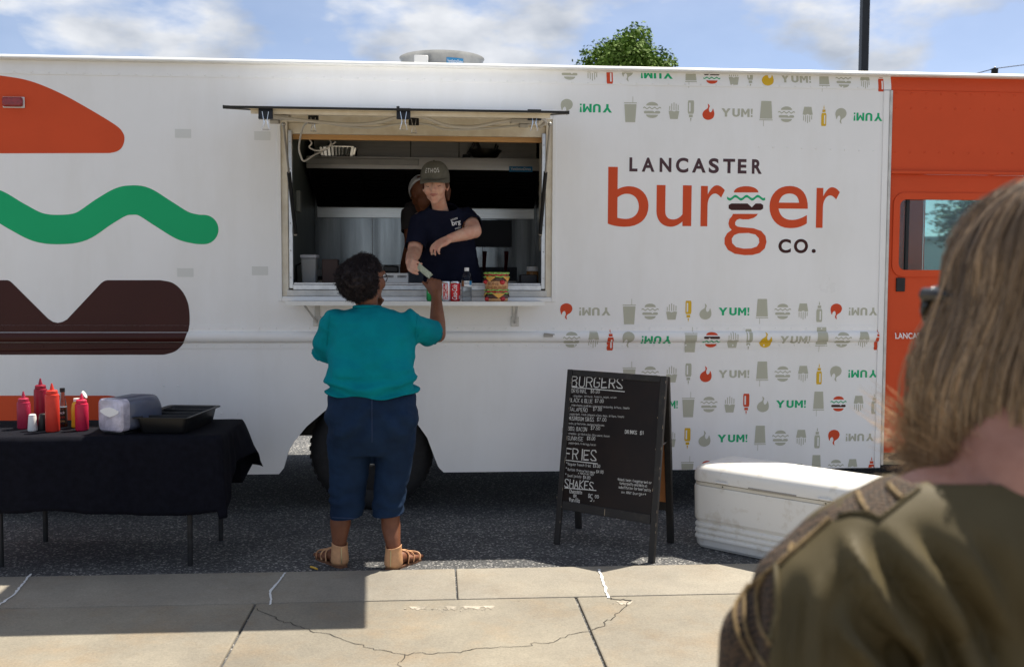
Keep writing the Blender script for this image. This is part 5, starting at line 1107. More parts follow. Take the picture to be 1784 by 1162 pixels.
# glasses
GLB = M('dark tortoise frame', (.02,.010,.008), .25, coat=.3); mb = MB()
mb.tube([qh(.076,-.004,.012), qh(.078,.05,.014), qh(.07,.088,.014)], .0028, 8); gl = mb.build('glasses', GLB, cust)
for k in (-1, 1): MB().tube([qh(k*(.034)+.026*math.cos(a), .096-.012*abs(math.cos(a))*(1 if k*math.cos(a) > 0 else 0), .006+.021*math.sin(a)) for a in (math.pi*2*j/18 for j in range(19))], .0024, 6).build('rim', GLB, gl)
MB().tube([qh(-.009,.099,.01), qh(.009,.099,.01)], .002, 6).build('bridge', GLB, gl)
# jeans
b = MB(); HY = -1.12
b.loft([pxring(676,572,724,HY,.165), pxring(700,567,729,HY,.185), pxring(730,566,729,HY,.195), pxring(760,568,728,HY,.185), pxring(790,572,724,HY,.14)])
b.ell(onY(612,735,HY-.06), (.13,.14,.14)); b.ell(onY(685,735,HY-.06), (.13,.14,.14))
b.loft([pxring(740,568,650,HY,.16,e=2), pxring(775,569,650,HY,.135,e=2), pxring(820,571,645,-1.115,.115,e=2), pxring(862,572,640,-1.11,.105,e=2), pxring(900,573,635,-1.11,.10,e=2), pxring(930,573,634,-1.11,.098,e=2)])
b.loft([pxring(740,647,728,HY,.16,e=2), pxring(775,649,726,HY,.135,e=2), pxring(820,651,718,-1.125,.112,e=2), pxring(862,648,709,-1.13,.10,e=2), pxring(905,645,704,-1.14,.095,e=2), pxring(940,645,703,-1.14,.095,e=2)])
me = remesh(b, .0085, 3)
def jf(p):
    d = .006*nz((p.x*1.0,p.y,p.z*1.6), 7, 1) + .0035*nz((p.x,p.y,p.z*2.2), 17, 2)
    k = math.exp(-((p.z-.80)/.10)**2)                         # whiskers running out from the crotch
    d += .010*k*math.sin(38*(p.z+1.0*abs(p.x-hip.x)) + 2*nz(p, 6, 3)); d += .0045*math.exp(-((p.z-.36)/.10)**2)*math.sin(60*p.z+5*nz(p, 8, 4))
    return d-.006
fold(me, jf); hz1, hz2 = onY(600,907,-1.21).z, onY(680,916,-1.24).z
bcut(me, ((hip.x-.15), -1.12, hz1), (-(hz2-hz1)/.29*-1*-1, .03, -1))
DEN = M('dark blue denim', (.010,.028,.068), .85, c2=(.006,.016,.040), vs=7, var=.1, bump=.35, bs=700, bdist=.001, spec=.2, vlo=.3, vhi=.7)
jo = put('capri_jeans', me, DEN, cust, angle=0); md = jo.modifiers.new('s', 'SOLIDIFY'); md.thickness = .004; md.offset = -1
bvh = BVHTree.FromPolygons([v.co[:] for v in me.vertices], [p.vertices[:] for p in me.polygons]); offj = wloc(cust)
def seam(pxs, name, m, par, bv, off, r=.0022, push=.0015):
    pts = []
    for x, y in pxs:
        h = bv.ray_cast(C0-off, ray(x, y).normalized())
        if h[0] is not None: pts.append(h[0]+off+h[1]*push)
    if len(pts) > 1: return MB().tube(pts, r, 6).build(name, m, par)
DEN2 = M('denim seam', (.026,.044,.10), .85, bump=.3, bs=900)
seam([(648,690+k*8) for k in range(11)], 'back_seam', DEN2, jo, bvh, offj)
seam([(574+k*5, 901-.4*k*0+.2*k) for k in range(12)], 'hem_stitch', DEN2, jo, bvh, offj); seam([(647+k*5, 909+.1*k) for k in range(12)], 'hem_stitch', DEN2, jo, bvh, offj)
# shirt
b = MB(); SYc = -1.12
b.loft([pxring(531,612,668,SYc,.075,e=2), pxring(540,590,705,SYc,.105), pxring(556,576,722,SYc,.135), pxring(580,572,728,SYc,.155), pxring(610,569,729,SYc,.165), pxring(640,567,728,SYc,.18), pxring(662,565,728,SYc,.19), pxring(680,564,731,SYc,.205), pxring(712,563,733,SYc,.21)])
s0, s1 = onY(710,570,SYc), onY(757,580,-.93); b.tube([s0, lerp(s0,s1,.35), lerp(s0,s1,.7), s1], [.098,.094,.086,.082], 22); b.ell(onY(716,560,SYc), (.078,.095,.08)); 
l0, l1 = onY(582,562,SYc), onY(563,622,-.985); b.tube([l0, lerp(l0,l1,.5), l1], [.085,.088,.082], 22); b.ell(onY(584,558,SYc), (.075,.09,.075)); b.ell(onY(612,655,SYc-.09), (.15,.11,.12)); b.ell(onY(682,655,SYc-.09), (.15,.11,.12))
me = remesh(b, .0085, 5)
cz = onY(648,600,SYc)
def sf(p):
    d = .011*nz((p.x,p.y,p.z*1.5), 6, 1) + .006*nz((p.x*1.4,p.y,p.z*2), 13, 2)
    zl_ = .93                                           # waist roll: horizontal folds
    k = math.exp(-((p.z-.955)/.055)**2)*(.55+.6*nz((p.x,p.y,0), 5, 9)); d += .024*k*math.sin(86*(p.z-.55*(p.x-cz.x+.04)**2+.022*nz((p.x*2,p.y,p.z), 4, 3)))
    d += .007*sstep(1.33,1.05,p.z)*math.sin(26*(p.x-cz.x)+3*nz(p, 3, 7)+6*p.z)*sstep(.98,1.12,p.z)
    k2 = math.exp(-((p.x-(cz.x+.20))/.07)**2)*sstep(1.15, 1.38, p.z); d += .009*k2*math.sin(60*(p.x+.35*p.z))
    k3 = sstep(.10,.28,abs(p.x-cz.x))*math.exp(-((p.z-1.12)/.16)**2); d += .006*k3*math.sin(42*(p.z-.8*abs(p.x-cz.x)))
    return d-.015
fold(me, sf)
hemz = lambda x: onY(648,690,-1.3).z + .03*0 - .012*math.sin((x-cz.x)*7+.6) + .010*math.sin((x-cz.x)*23)
bcut(me, (cz.x, SYc, onY(648,691,-1.3).z), (.03,.0,-1))
vv_ = mv(me); zh = onY(648,691,-1.3).z
kk = np.clip(1-(vv_[:,2]-zh)/.12, 0, 1)**2; vv_[:,2] += kk*(-.012*np.sin((vv_[:,0]-cz.x)*8+.9)-.006*np.sin((vv_[:,0]-cz.x)*27)); setv(me, vv_)
bcut(me, lerp(s0, s1, .93), s1-s0, .15); bcut(me, lerp(l0, l1, .92), l1-l0, .13); ncut = onY(640,534,SYc); bcut(me, ncut, (.05,.12,1), .13)
TEAL = M('teal cotton jersey', (.001,.225,.265), .9, c2=(.0008,.175,.22), vs=5, var=.1, bump=.2, bs=900, bdist=.0008, spec=.12)
sh = put('t_shirt', me, TEAL, cust, angle=0); md = sh.modifiers.new('s', 'SOLIDIFY'); md.thickness = .004; md.offset = -1
bvh = BVHTree.FromPolygons([v.co[:] for v in me.vertices], [p.vertices[:] for p in me.polygons])
seam([(724+2*math.sin(k*.7)+k*.3, 538+k*6.5) for k in range(11)], 'sleeve_seam', TEAL, sh, bvh, offj, .0028); seam([(574-k*.6, 548+k*6) for k in range(10)], 'sleeve_seam', TEAL, sh, bvh, offj, .0028)
ck_ = [ncut + V((math.cos(a)*.070, math.sin(a)*.066, -.10*math.sin(a)*.066-.004)) for a in (6.283*j/30 for j in range(31))]; MB().tube(ck_, .0085, 8).build('collar', TEAL, sh)
# sandals
LEA = M('tan leather', (.58,.31,.155), .55, var=.12, vs=40, bump=.15, bs=300); SOLE = M('brown sole', (.16,.07,.035), .6); BRASS = M('brass zip', (.6,.5,.3), .35, 1)
for i, (heel, toe, d, sd, ank, calf, knee) in enumerate(legs):
    side_ = -1 if i == 0 else 1; q = lambda u, v, z: heel + d*u + sd*v + V((0,0,z))
    out = [(.0,.02),(.03,.034),(.10,.036),(.19,.048),(.24,.046),(.275,.028),(.285,.0)]; lp = [q(u,-v,.0) for u, v in out] + [q(u,v,.0) for u, v in out[-2::-1]]
    lp2 = [p+V((0,0,.012)) for p in lp]; so = MB().loft([lp, lp2]).build('sandal', SOLE, cust, smooth=False)
    # heel cup wrapping the back of the foot
    mb = MB(); A_ = [R(a) for a in range(-118, 119, 12)]
    rings = [[q(.048-.050*rx*math.cos(a), .044*rx*math.sin(a), z + (.018*(1-math.cos(a)) if z > .08 else 0)*.6) for a in A_] for rx, z in ((.86,.013),(1.0,.03),(.98,.055),(.90,.085),(.86,.108),(.90,.116))]
    mb.loft(rings, cap=False, closed=False); hcp = mb.build('heel_cup', LEA, so); md = hcp.modifiers.new('s', 'SOLIDIFY'); md.thickness = .003; md.offset = 1
    MB().tube([q(.048-.050*rx*math.cos(-.35*side_)-.003, .046*rx*math.sin(-.35*side_), z) for rx, z in ((1.0,.028),(1.02,.055),(.94,.085),(.91,.108))], .0032, 6).build('zip', BRASS, so)
    for u, z, w_ in ((.125,.080,.040),(.165,.066,.046),(.215,.052,.049)):
        pts = [q(u+.020*math.sin(a*2)*side_*.8, -w_*math.cos(a), .014+(z-.014)*max(0, math.sin(a))**.7) for a in (math.pi*j/12 for j in range(13))]; MB().tube(pts, .006, 6, flat=.5).build('strap', LEA, so)
    MB().tube([q(.115,0,.085), q(.15,0,.078), q(.19,0,.062), q(.235,0,.05)], .006, 6, flat=.6).build('strap', LEA, so)
    mb = MB()
    for k in range(5): mb.ell(q(.098+random.uniform(-.008,.008), side_*(.030)+random.uniform(-.01,.01), .10+random.uniform(-.012,.014)), (.013,.009,.010), n=8)
    mb.build('ruffle', LEA, so)
# ================================================================== SERVER
serv = thing('person', 'server in navy T-shirt and olive cap leaning out to take money', 'person', (onY(785,470,.3).x, .3, .72))
SK2 = skin_mat('fair skin', (.72,.45,.33), (.66,.32,.235), .5, .15)
b = MB(); hs = 1.04
hc2 = onY(758.5, 323, -.02); SB = basis(math.pi+R(9), R(11), R(2)); 
q2 = head(b, hc2, SB, hs)
nb_ = onY(768, 372, .14); b.caps([hc2+SB @ V((0,-.035,-.06)), lerp(hc2+SB @ V((0,-.035,-.05)), nb_, .6), nb_, nb_+V((.005,.04,-.06))], [.048,.049,.056,.09], 16)
cs = onY(780, 410, .22); b.ell(cs, (.15,.10,.14)); b.caps([cs, onY(788,500,.34), onY(788,560,.36)], [.12,.13,.13], 16)
# legs down to the truck floor
for x in (-.09, .09): 
    t_ = onY(788,560,.36)+V((x,.05,0)); b.caps([t_, V((t_.x,.62,.80)), V((t_.x,.60,.77))], [.085,.05,.05], 14)
eL = onY(827, 403, .0); sL = onY(815, 378, .20); wL = onY(783, 416, -.14)
b.caps([sL, lerp(sL, eL, .5), eL], [.055,.052,.046], 14); b.caps([eL, lerp(eL, wL, .3), lerp(eL, wL, .7), wL], [.044,.043,.035,.0275], 14)
tipL = hand(b, wL, V((-.80,-.22,-.42)), V((-.30,.25,-.85)), -1, (.50,.55,.62,.70), 1.0, (.75,.45), .07, c1=.7, tdir=V((-.75,-.30,-.55)))
sR = onY(731, 385, .18); eR = onY(722, 440, .03); wR = onY(714, 457, -.225)
b.caps([sR, lerp(sR, eR, .5), eR], [.056,.053,.046], 14); b.caps([eR, lerp(eR, wR, .3), lerp(eR, wR, .7), wR], [.046,.045,.036,.028], 14)
tipR = hand(b, wR, V((.15,-.93,-.25)), V((.85,.15,-.30)), -1, (1.0,1.25,1.4,1.5), 1.0, (.45,.2), .05, c1=.6, tdir=V((.55,-.75,.25)))
me = remesh(b, .0045, 3, .5); put('body', me, SK2, serv, angle=0)
face_parts(q2, SB, hs, serv, M('lips', (.50,.20,.16), .45), M('brown brow', (.16,.075,.04), .7))
AUB = M('auburn hair', (.11,.035,.016), .5, c2=(.055,.018,.010), vs=70, stretch=(1,1,.2), spec=.5)
b = MB().ell(hc2+SB @ V((0,-.035,.035)), (.082,.085,.085), SB, 22); b.caps([q2(-.03,-.095,-.0), q2(-.05,-.115,-.05), q2(-.055,-.11,-.10)], [.035,.03,.014], 12); b.ell(q2(-.072,.0,.01), (.012,.035,.04), SB); b.ell(q2(.072,.0,.01), (.012,.035,.04), SB)
me = remesh(b, .006, 3); cut(me, lambda c: (SB.transposed() @ (c-hc2)).y > .045); fold(me, lambda p: .003*nz((p.x*3,p.y*3,p.z), 40)); put('hair', me, AUB, serv)
# cap
CAPM = M('olive grey twill', (.13,.125,.10), .85, var=.15, vs=40, bump=.3, bs=800, bdist=.0008); mb = MB(); rings = []
for i in range(11):
    t_ = i/10; z = .046 + .100*math.sin(t_*math.pi/2); k = math.cos(t_*math.pi/2)**.75
    rings.append([q2(.0885*k*math.cos(a), -.006+.109*k*math.sin(a), z - (.014*max(0, -math.sin(a)) if i == 0 else 0)) for a in (2*math.pi*j/40 for j in range(40))] if i < 10 else [q2(.002*math.cos(a), -.006+.002*math.sin(a), .146) for a in (2*math.pi*j/40 for j in range(40))])
mb.loft(rings, cap=False); cp = mb.build('cap', CAPM, serv); MB().ell(q2(0,-.006,.147), (.007,.007,.004), SB, 10).build('button', CAPM, cp)
mb = MB(); top_ = []; 
for r_i in range(9):
    t_ = r_i/8; rw = []
    for j in range(25):
        a = math.pi*(j/24); rw.append(q2(.0890*math.cos(a)*(1+.01*t_), -.006+.110*math.sin(a)+.062*t_*math.sin(a)**.8, .048+.006*t_-.016*t_*t_-.022*(abs(math.cos(a))**2)*t_-.002))
    top_.append(rw)
mb.loft(top_, cap=False, closed=False); o = mb.build('brim', CAPM, cp); md = o.modifiers.new('s', 'SOLIDIFY'); md.thickness = .004
me = text_mesh('ETHOS', 0, 0, space=1.35); v = mv(me); lo, hi = v.min(0), v.max(0); u = (v-lo)/np.maximum(hi-lo, 1e-6); out_ = []
for p in u:
    a = math.pi/2 + R(30) - R(60)*p[0]; a = math.pi-a if False else a; zf = lerp(.084,.110,p[1]); tt = math.asin(min(1,(zf-.046)/.100)); k = math.cos(tt)**.75; out_.append(q2(-.0905*k*math.cos(a), -.006+.1115*k*math.sin(a), zf))
setv(me, out_); put('lettering', me, WPR, cp, smooth=False)
# navy shirt
b = MB()
def tr_ring(y, x0, x1, Y, dy): return pxring(y, x0, x1, Y, dy, e=2.4)
b.loft([tr_ring(352,752,786,.10,.055), tr_ring(362,744,798,.13,.08), tr_ring(372,733,812,.155,.10), tr_ring(390,727,822,.18,.118), tr_ring(415,729,826,.21,.125), tr_ring(445,734,832,.25,.13), tr_ring(475,737,837,.29,.135), tr_ring(500,738,842,.32,.14), tr_ring(535,738,846,.35,.14)])
b.tube([onY(735,383,.17), lerp(sR,eR,.55), lerp(sR,eR,1.0)+V((-.002,0,.0))], [.075,.070,.066], 20); b.ell(onY(738,381,.16), (.06,.075,.055)); b.tube([onY(808,378,.19), lerp(sL,eL,.45), lerp(sL,eL,.95)], [.075,.068,.066], 20); b.ell(onY(808,376,.18), (.062,.075,.055))
me = remesh(b, .008, 4); fold(me, lambda p: .006*nz((p.x,p.y,p.z*.8), 9, 5)+.004*nz((p.x,p.y,p.z*1.4), 20, 6))
bcut(me, lerp(sR,eR,.84), eR-sR, .11); bcut(me, lerp(sL,eL,.62), eL-sL, .10); nc = onY(767,363,.08); bcut(me, nc, (0,-.55,.83), .12)
NAVY = M('navy jersey', (.010,.012,.028), .85, var=.2, vs=8, bump=.2, bs=900, bdist=.0008, spec=.12)
ss_ = put('t_shirt', me, NAVY, serv, angle=0); md = ss_.modifiers.new('s', 'SOLIDIFY'); md.thickness = .004; md.offset = -1
bvS = BVHTree.FromPolygons([v.co[:] for v in me.vertices], [p.vertices[:] for p in me.polygons]); offS = wloc(serv)
def stick(txt, cx, cy, w_, h_, rot, m, name, par, offset=0):
    me = text_mesh(txt, offset, 0); v = mv(me); lo, hi = v.min(0), v.max(0); u = (v-lo)/np.maximum(hi-lo, 1e-6)-.5; out_ = []
    for p in u:
        x, y = p[0]*w_, -p[1]*h_; X, Y_ = cx+x*math.cos(rot)-y*math.sin(rot), cy+x*math.sin(rot)+y*math.cos(rot); h = bvS.ray_cast(C0-offS, ray(X, Y_).normalized()); out_.append((h[0]+h[1]*.003+offS) if h[0] is not None else onY(X, Y_, .05))
    setv(me, out_); put(name, me, m, par, smooth=False)
stick('LANCASTER', 791, 382, 13, 3, -.28, WPR, 'print', ss_, .02); stick('brg', 795, 389, 16, 11, -.22, WPR, 'print', ss_, .03); stick('BURGER CO', 799, 397, 13, 2.6, -.28, WPR, 'print', ss_, .02)
b = MB(); b.loft([tr_ring(505,742,836,.35,.12), tr_ring(545,742,838,.37,.12)]); 
for x in (-.085,.085): t_ = onY(788,555,.36)+V((x,.04,0)); b.caps([t_, V((t_.x,.58,.95)), V((t_.x,.62,.80))], [.10,.07,.065], 16)
put('trousers', remesh(b, .012, 3), DEN, serv)
for x in (-.085,.085): 
    t_ = onY(788,555,.36); MB().ell((t_.x+x,.56,.765), (.05,.13,.045), n=14).build('shoe', BLKP, serv)
# banknotes between the hands
a = onY(729.5, 462.5, -.36); c_ = onY(751, 481, -.56); NOTE = M('banknote paper', (.66,.68,.55), .8, c2=(.45,.50,.34), vs=45, var=.2)
dirn = (c_-a).normalized(); upn = (V((.35,-.1,.9))-dirn*V((.35,-.1,.9)).dot(dirn)).normalized()
for i in range(2):
    mb = MB(); Vv = []; n_ = 10; sn = dirn.cross(upn)
    for j in range(n_+1):
        t_ = j/n_; p = lerp(a, c_, t_) + sn*(.008*math.sin(t_*3.1)+i*.006) ; wd = .021; sk = .006*i
        Vv += [p-upn*(wd-sk) , p+upn*wd*(.9-.35*i)+sn*(.006-.02*i)]
    mb.add(Vv, [(2*j, 2*j+2, 2*j+3, 2*j+1) for j in range(n_)]); o = mb.build('banknote', NOTE); md = o.modifiers.new('s', 'SOLIDIFY'); md.thickness = .0004; tag(o, ('crisp pale banknote passed between the customer and the server', 'second folded banknote behind the crisp one')[i], 'banknote', 'banknotes in the hands')
tp = (tipL[0]+tipL[4])/2 + V((-.004,-.004,-.008)); cn = MB().lathe([(0,-.001),(.0115,-.001),(.0115,.001),(0,.001)], tp, 24, mat=Matrix.Rotation(R(70), 3, 'X')).build('coin', CHROME); tag(cn, 'small silver coin pinched in the fingers of the server', 'coin')
# ================================================================== COOK
cook = thing('person', 'cook in grey shirt and white backwards cap working behind the server', 'person', (onY(730,420,.9).x, .9, .72))
SK3 = skin_mat('brown skin', (.23,.085,.04), (.18,.062,.03)); b = MB(); KY_ = .95
hk = onY(735, 338, .78); KB = basis(R(-25), R(45)); head(b, hk, KB, 1.0)
cc = onY(742,400,KY_); b.caps([hk+V((0,.02,-.04)), onY(738,372,KY_-.06)], [.055,.065], 14); b.ell(cc, (.17,.12,.17)); b.caps([cc, onY(745,470,KY_)], [.13,.14], 16)
for x in (-.09,.09): t_ = onY(745,500,KY_)+V((x,0,-.0)); b.caps([t_, V((t_.x,KY_,.80))], [.09,.06], 14)
s1_, e1, w1 = onY(717,380,KY_-.1), onY(716,428,KY_-.16), onY(704,462,KY_-.02); b.caps([s1_, e1, w1], [.058,.047,.03], 14); hand(b, w1, V((-.05,.5,-.85)), V((.6,.6,0)), 1, (.8,.8,.8,.8))
s2_, e2 = onY(770,385,KY_-.02), onY(776,440,KY_); b.caps([s2_, e2, e2+V((.0,.22,.02))], [.058,.047,.03], 14)
put('body', remesh(b, .007, 3), SK3, cook)
b = MB(); b.loft([pxring(348,722,758,KY_-.05,.08), pxring(356,706,775,KY_-.03,.11), pxring(380,700,785,KY_,.13), pxring(420,708,782,KY_,.135), pxring(465,710,782,KY_,.145)]); b.tube([onY(716,368,KY_-.06), lerp(s1_,e1,.4), lerp(s1_,e1,.62)], [.075,.075,.072], 18)
me = remesh(b, .01, 3); fold(me, lambda p: .006*nz(p, 10)); bcut(me, lerp(s1_,e1,.5), e1-s1_, .09); o = put('shirt', me, M('charcoal brown shirt', (.040,.033,.034), .85, var=.2, vs=10), cook); md = o.modifiers.new('s', 'SOLIDIFY'); md.thickness = .004; md.offset = -1
b = MB(); b.loft([pxring(462,712,782,KY_,.15), pxring(500,710,784,KY_,.15)]); 
for x in (-.09,.09): t_ = onY(745,495,KY_)+V((x,0,0)); b.caps([t_, V((t_.x,KY_,.79))], [.11,.075], 14)
put('jeans', remesh(b, .012, 3), M('faded denim', (.13,.15,.19), .85, var=.15, vs=10), cook)
for x in (-.09,.09): t_ = onY(745,495,KY_); MB().ell((t_.x+x,KY_+.04,.765), (.05,.13,.045), n=14).build('shoe', BLKP, cook)
WC = M('white cap cotton', (.62,.61,.62), .85); mb = MB(); rings = []; qk = lambda x, y, z: hk + KB @ V((x,y,z))
for i in range(8):
    t_ = i/7*.98; k = math.cos(t_*math.pi/2)**.75; rings.append([qk(.083*k*math.cos(a), -.008+.103*k*math.sin(a), .035+.102*math.sin(t_*math.pi/2)) for a in (2*math.pi*j/32 for j in range(32))])
mb.loft(rings, cap=False); me = mb.mesh(); cut(me, lambda c: (lambda l: l.y < -.055 and abs(l.x) < .045 and .048 < l.z < .10)(KB.transposed() @ (c-hk))); o = put('cap', me, WC, cook); md = o.modifiers.new('s', 'SOLIDIFY'); md.thickness = .004
# ================================================================== WOMAN IN THE FOREGROUND
D0 = .95
wom = thing('person', 'woman with light brown bob and olive top seen from behind in line', 'person', (atD(1740,900,1.0).x, atD(1740,900,1.0).y, 0))
W = lambda x, y, d: atD(x, y, d)
SK4 = skin_mat('pink tan skin', (.44,.225,.165), (.34,.155,.105), .55, .12)
FORW = V((FW.x, FW.y, 0)).normalized(); RGT = V((FORW.y, -FORW.x, 0)); yaw_c = YAW
hw_c = W(1806, 552, 1.08); WB = basis(yaw_c-R(34), R(-3)); b = MB(); qw = head(b, hw_c, WB, 1.0)
nbw = W(1775, 850, 1.0); b.caps([hw_c+V((0,0,-.07))-FORW*.01, lerp(hw_c, nbw, .62)-FORW*.0, nbw, nbw+V((0,0,-.08))+FORW*.03], [.058,.056,.066,.11], 18)
b.caps([W(1760,960,1.02), W(1640,935,1.01), W(1500,1000,.99), W(1405,1085,.97), W(1395,1300,.97), W(1400,1550,.99)], [.09,.072,.06,.055,.05,.044], 16)
b.caps([W(1760,960,1.02), W(1900,935,1.02), W(2060,1010,1.02), W(2130,1300,1.02), W(2130,1550,1.03)], [.09,.072,.06,.05,.044], 16)
hipw = V((nbw.x, nbw.y, .92))+FORW*.05; b.caps([nbw+V((0,0,-.14))+FORW*.05, hipw], [.10,.12], 18)
for sx in (-.10,.10):
    hp_ = hipw+RGT*sx; b.caps([hp_+V((0,0,-.05)), V((hp_.x,hp_.y,.48))+FORW*.02, V((hp_.x,hp_.y,.09))], [.095,.06,.04], 16); fo_ = V((hp_.x,hp_.y,.035)); b.caps([fo_-FORW*.03, fo_+FORW*.14], [.036,.028], 12)
for sx, e_ in ((-1, W(1400,1550,.99)), (1, W(2130,1550,1.03))): w_ = e_+FORW*.14+V((0,0,-.19)); b.caps([e_, w_], [.042,.028], 14); hand(b, w_, V((0,0,-1))+FORW*.3, RGT*(-sx), sx, (.4,.45,.5,.5))
put('body', remesh(b, .006, 4), SK4, wom, angle=0)
# olive top
b = MB()
b.caps([W(1795,985,1.0), W(1690,960,1.0), W(1600,958,.985), W(1500,1003,.968), W(1430,1055,.958), W(1392,1130,.952), W(1388,1260,.95), W(1395,1450,.955), W(1400,1560,.96)], [.10,.088,.080,.0755,.070,.066,.068,.074,.078], 22)
b.caps([W(1795,985,1.0), W(1880,960,1.02), W(1990,960,1.02), W(2090,1030,1.02), W(2135,1140,1.02), W(2135,1300,1.02), W(2135,1560,1.03)], [.10,.088,.080,.075,.072,.068,.078], 22)
tr0 = nbw+FORW*.055
def tring(z, rx, ry, off=0): return [tr0 + V((0,0,z)) + RGT*(math.cos(a)*rx) + FORW*(math.sin(a)*ry+off) for a in (2*math.pi*k/36 for k in range(36))]
b.loft([tring(-.01,.075,.065,-.02), tring(-.05,.17,.10), tring(-.11,.205,.13), tring(-.22,.215,.145), tring(-.36,.21,.15), tring(-.50,.225,.16), tring(-.62,.24,.175)])
me = remesh(b, .0065, 4)
def to_px(p): 
    d = p-C0; z = d.dot(FW); return 892+FPX*d.dot(RT)/z, 581-FPX*d.dot(UP)/z
def wf(p):
    u, v = to_px(p); d = 0
    s = (u-1530)-(v-905)/1.75 + 26*nz(p, 7, 8)
    k = sstep(905, 1010, v)*(1-sstep(1680, 1800, u))*sstep(1440, 1500, u); d += .017*k*(math.sin(2*math.pi*s/92)+.35*math.sin(2*math.pi*s/41+1))
    k = sstep(985, 1060, v)*(1-sstep(1455, 1520, u)); d += .008*k*math.sin((u-1340+.12*(v-1000))/11.5+1.5*nz(p, 9, 2))
    return d + .005*nz(p, 7, 3)+.002*nz(p, 22, 4)
fold(me, wf); smooth(me, 1, .4)
# neckline: scoop cut below the neck
ncw = nbw + V((0,0,.004)); cut(me, lambda c: (c-(ncw+V((0,0,-.012)))).dot(V((0,0,1))*.93+FORW*.35) > .004 and ((c-ncw)-V((0,0,1))*(c-ncw).z).length < .135)
OLIVE = M('olive satin', (.092,.073,.036), .62, c2=(.070,.055,.027), vs=6, var=.1, bump=.25, bs=1100, bdist=.0008, spec=.22)
def crochet():
    m = bpy.data.materials.new('brown crochet'); m.use_nodes = True; t = m.node_tree; p = t.nodes['Principled BSDF']; p.inputs['Roughness'].default_value = .8
    co = N(t, 'ShaderNodeTexCoord').outputs['Object']; mp = N(t, 'ShaderNodeMapping'); mp.inputs['Rotation'].default_value = (.3,.5,.6); t.links.new(co, mp.inputs[0])
    v = N(t, 'ShaderNodeTexVoronoi'); v.inputs['Scale'].default_value = 210; v.inputs['Randomness'].default_value = .35; t.links.new(mp.outputs[0], v.inputs['Vector'])
    r = N(t, 'ShaderNodeValToRGB'); r.color_ramp.elements[0].color = (.095,.055,.03,1); r.color_ramp.elements[1].color = (.012,.008,.005,1); r.color_ramp.elements[0].position = .32; r.color_ramp.elements[1].position = .62; t.links.new(v.outputs['Distance'], r.inputs[0]); t.links.new(r.outputs[0], p.inputs['Base Color'])
    bmp = N(t, 'ShaderNodeBump'); bmp.invert = True; bmp.inputs['Strength'].default_value = 1; bmp.inputs['Distance'].default_value = .003; t.links.new(v.outputs['Distance'], bmp.inputs['Height']); t.links.new(bmp.outputs[0], p.inputs['Normal']); return m
CRO = crochet(); zz6 = lambda pts: [(1260+x/3.21, 800+y/3.21) for x, y in pts]
bands = [zz6([(600,330),(650,255),(760,150),(930,90),(1120,60),(1110,130),(1010,225),(875,330),(820,305),(700,300)]), zz6([(600,330),(520,420),(385,525),(300,600),(-100,700),(200,400),(480,330),(640,240)]), zz6([(300,600),(295,850),(270,980),(235,1400),(-200,1400),(-200,600),(100,560)])]
def inpoly(x, y, pl):
    r_ = False; j = len(pl)-1
    for i in range(len(pl)):
        if (pl[i][1] > y) != (pl[j][1] > y) and x < (pl[j][0]-pl[i][0])*(y-pl[i][1])/(pl[j][1]-pl[i][1])+pl[i][0]: r_ = not r_
        j = i
    return r_
top = put('top', me, [OLIVE, CRO], wom, angle=0); offW = wloc(wom)
mi = [1 if any(inpoly(*to_px(V(p.center)+offW), bd) for bd in bands) else 0 for p in me.polygons]; me.polygons.foreach_set('material_index', mi)
md = top.modifiers.new('s', 'SOLIDIFY'); md.thickness = .003; md.offset = -1
bvW = BVHTree.FromPolygons([v.co[:] for v in me.vertices], [p.vertices[:] for p in me.polygons])
CORD = M('tan cord', (.20,.135,.06), .8, var=.3, vs=120, bump=.4, bs=600)
def cord(z6, r_=.003, m=CORD, nm='cord'):
    pts = []
    for x, y in catmull(zz6(z6), 6):
        h = bvW.ray_cast(C0-offW, ray(x, y).normalized())
        if h[0] is not None and h[3] < 1.6: pts.append(h[0]+offW+h[1]*.0015)
    if len(pts) > 3: MB().tube(pts, r_, 6).build(nm, m, top)
cord([(755,195),(775,250),(810,302)], .0030); cord([(925,145),(960,190),(1000,225)], .0030); cord([(640,318),(730,302),(830,312),(880,335)], .0016, OLIVE, 'piping'); cord([(880,330),(960,270),(1100,165)], .0014, OLIVE, 'piping')
cord([(600,335),(500,425),(390,520),(300,600)], .0024); cord([(390,480),(378,515),(385,530)], .0028); cord([(290,600),(150,720),(120,840),(140,980),(240,1160)], .0018); cord([(240,640),(195,740),(205,900),(262,1040)], .0018); cord([(150,700),(70,830),(90,980),(170,1120)], .0018); cord([(300,600),(296,850),(262,1010)], .003, OLIVE, 'piping'); 
nk_ = [];
for k in range(41):
    a = 2*math.pi*k/40; 
bb = bmesh.new(); bb.from_mesh(me); be = [e for e in bb.edges if e.is_boundary]; bb.free()
o = None
b = MB(); b.loft([[hipw+V((0,0,z))+RGT*(math.cos(a)*rx)+FORW*(math.sin(a)*ry) for a in (2*math.pi*k/28 for k in range(28))] for z, rx, ry in ((.06,.17,.13),(-.05,.195,.15),(-.14,.19,.14))])
for sx in (-.10,.10): hp_ = hipw+RGT*sx; b.caps([hp_+V((0,0,-.08)), V((hp_.x,hp_.y,.48))+FORW*.02, V((hp_.x,hp_.y,.10))], [.105,.075,.065], 16)
put('trousers', remesh(b, .012, 3), M('khaki trousers', (.20,.16,.11), .85), wom)
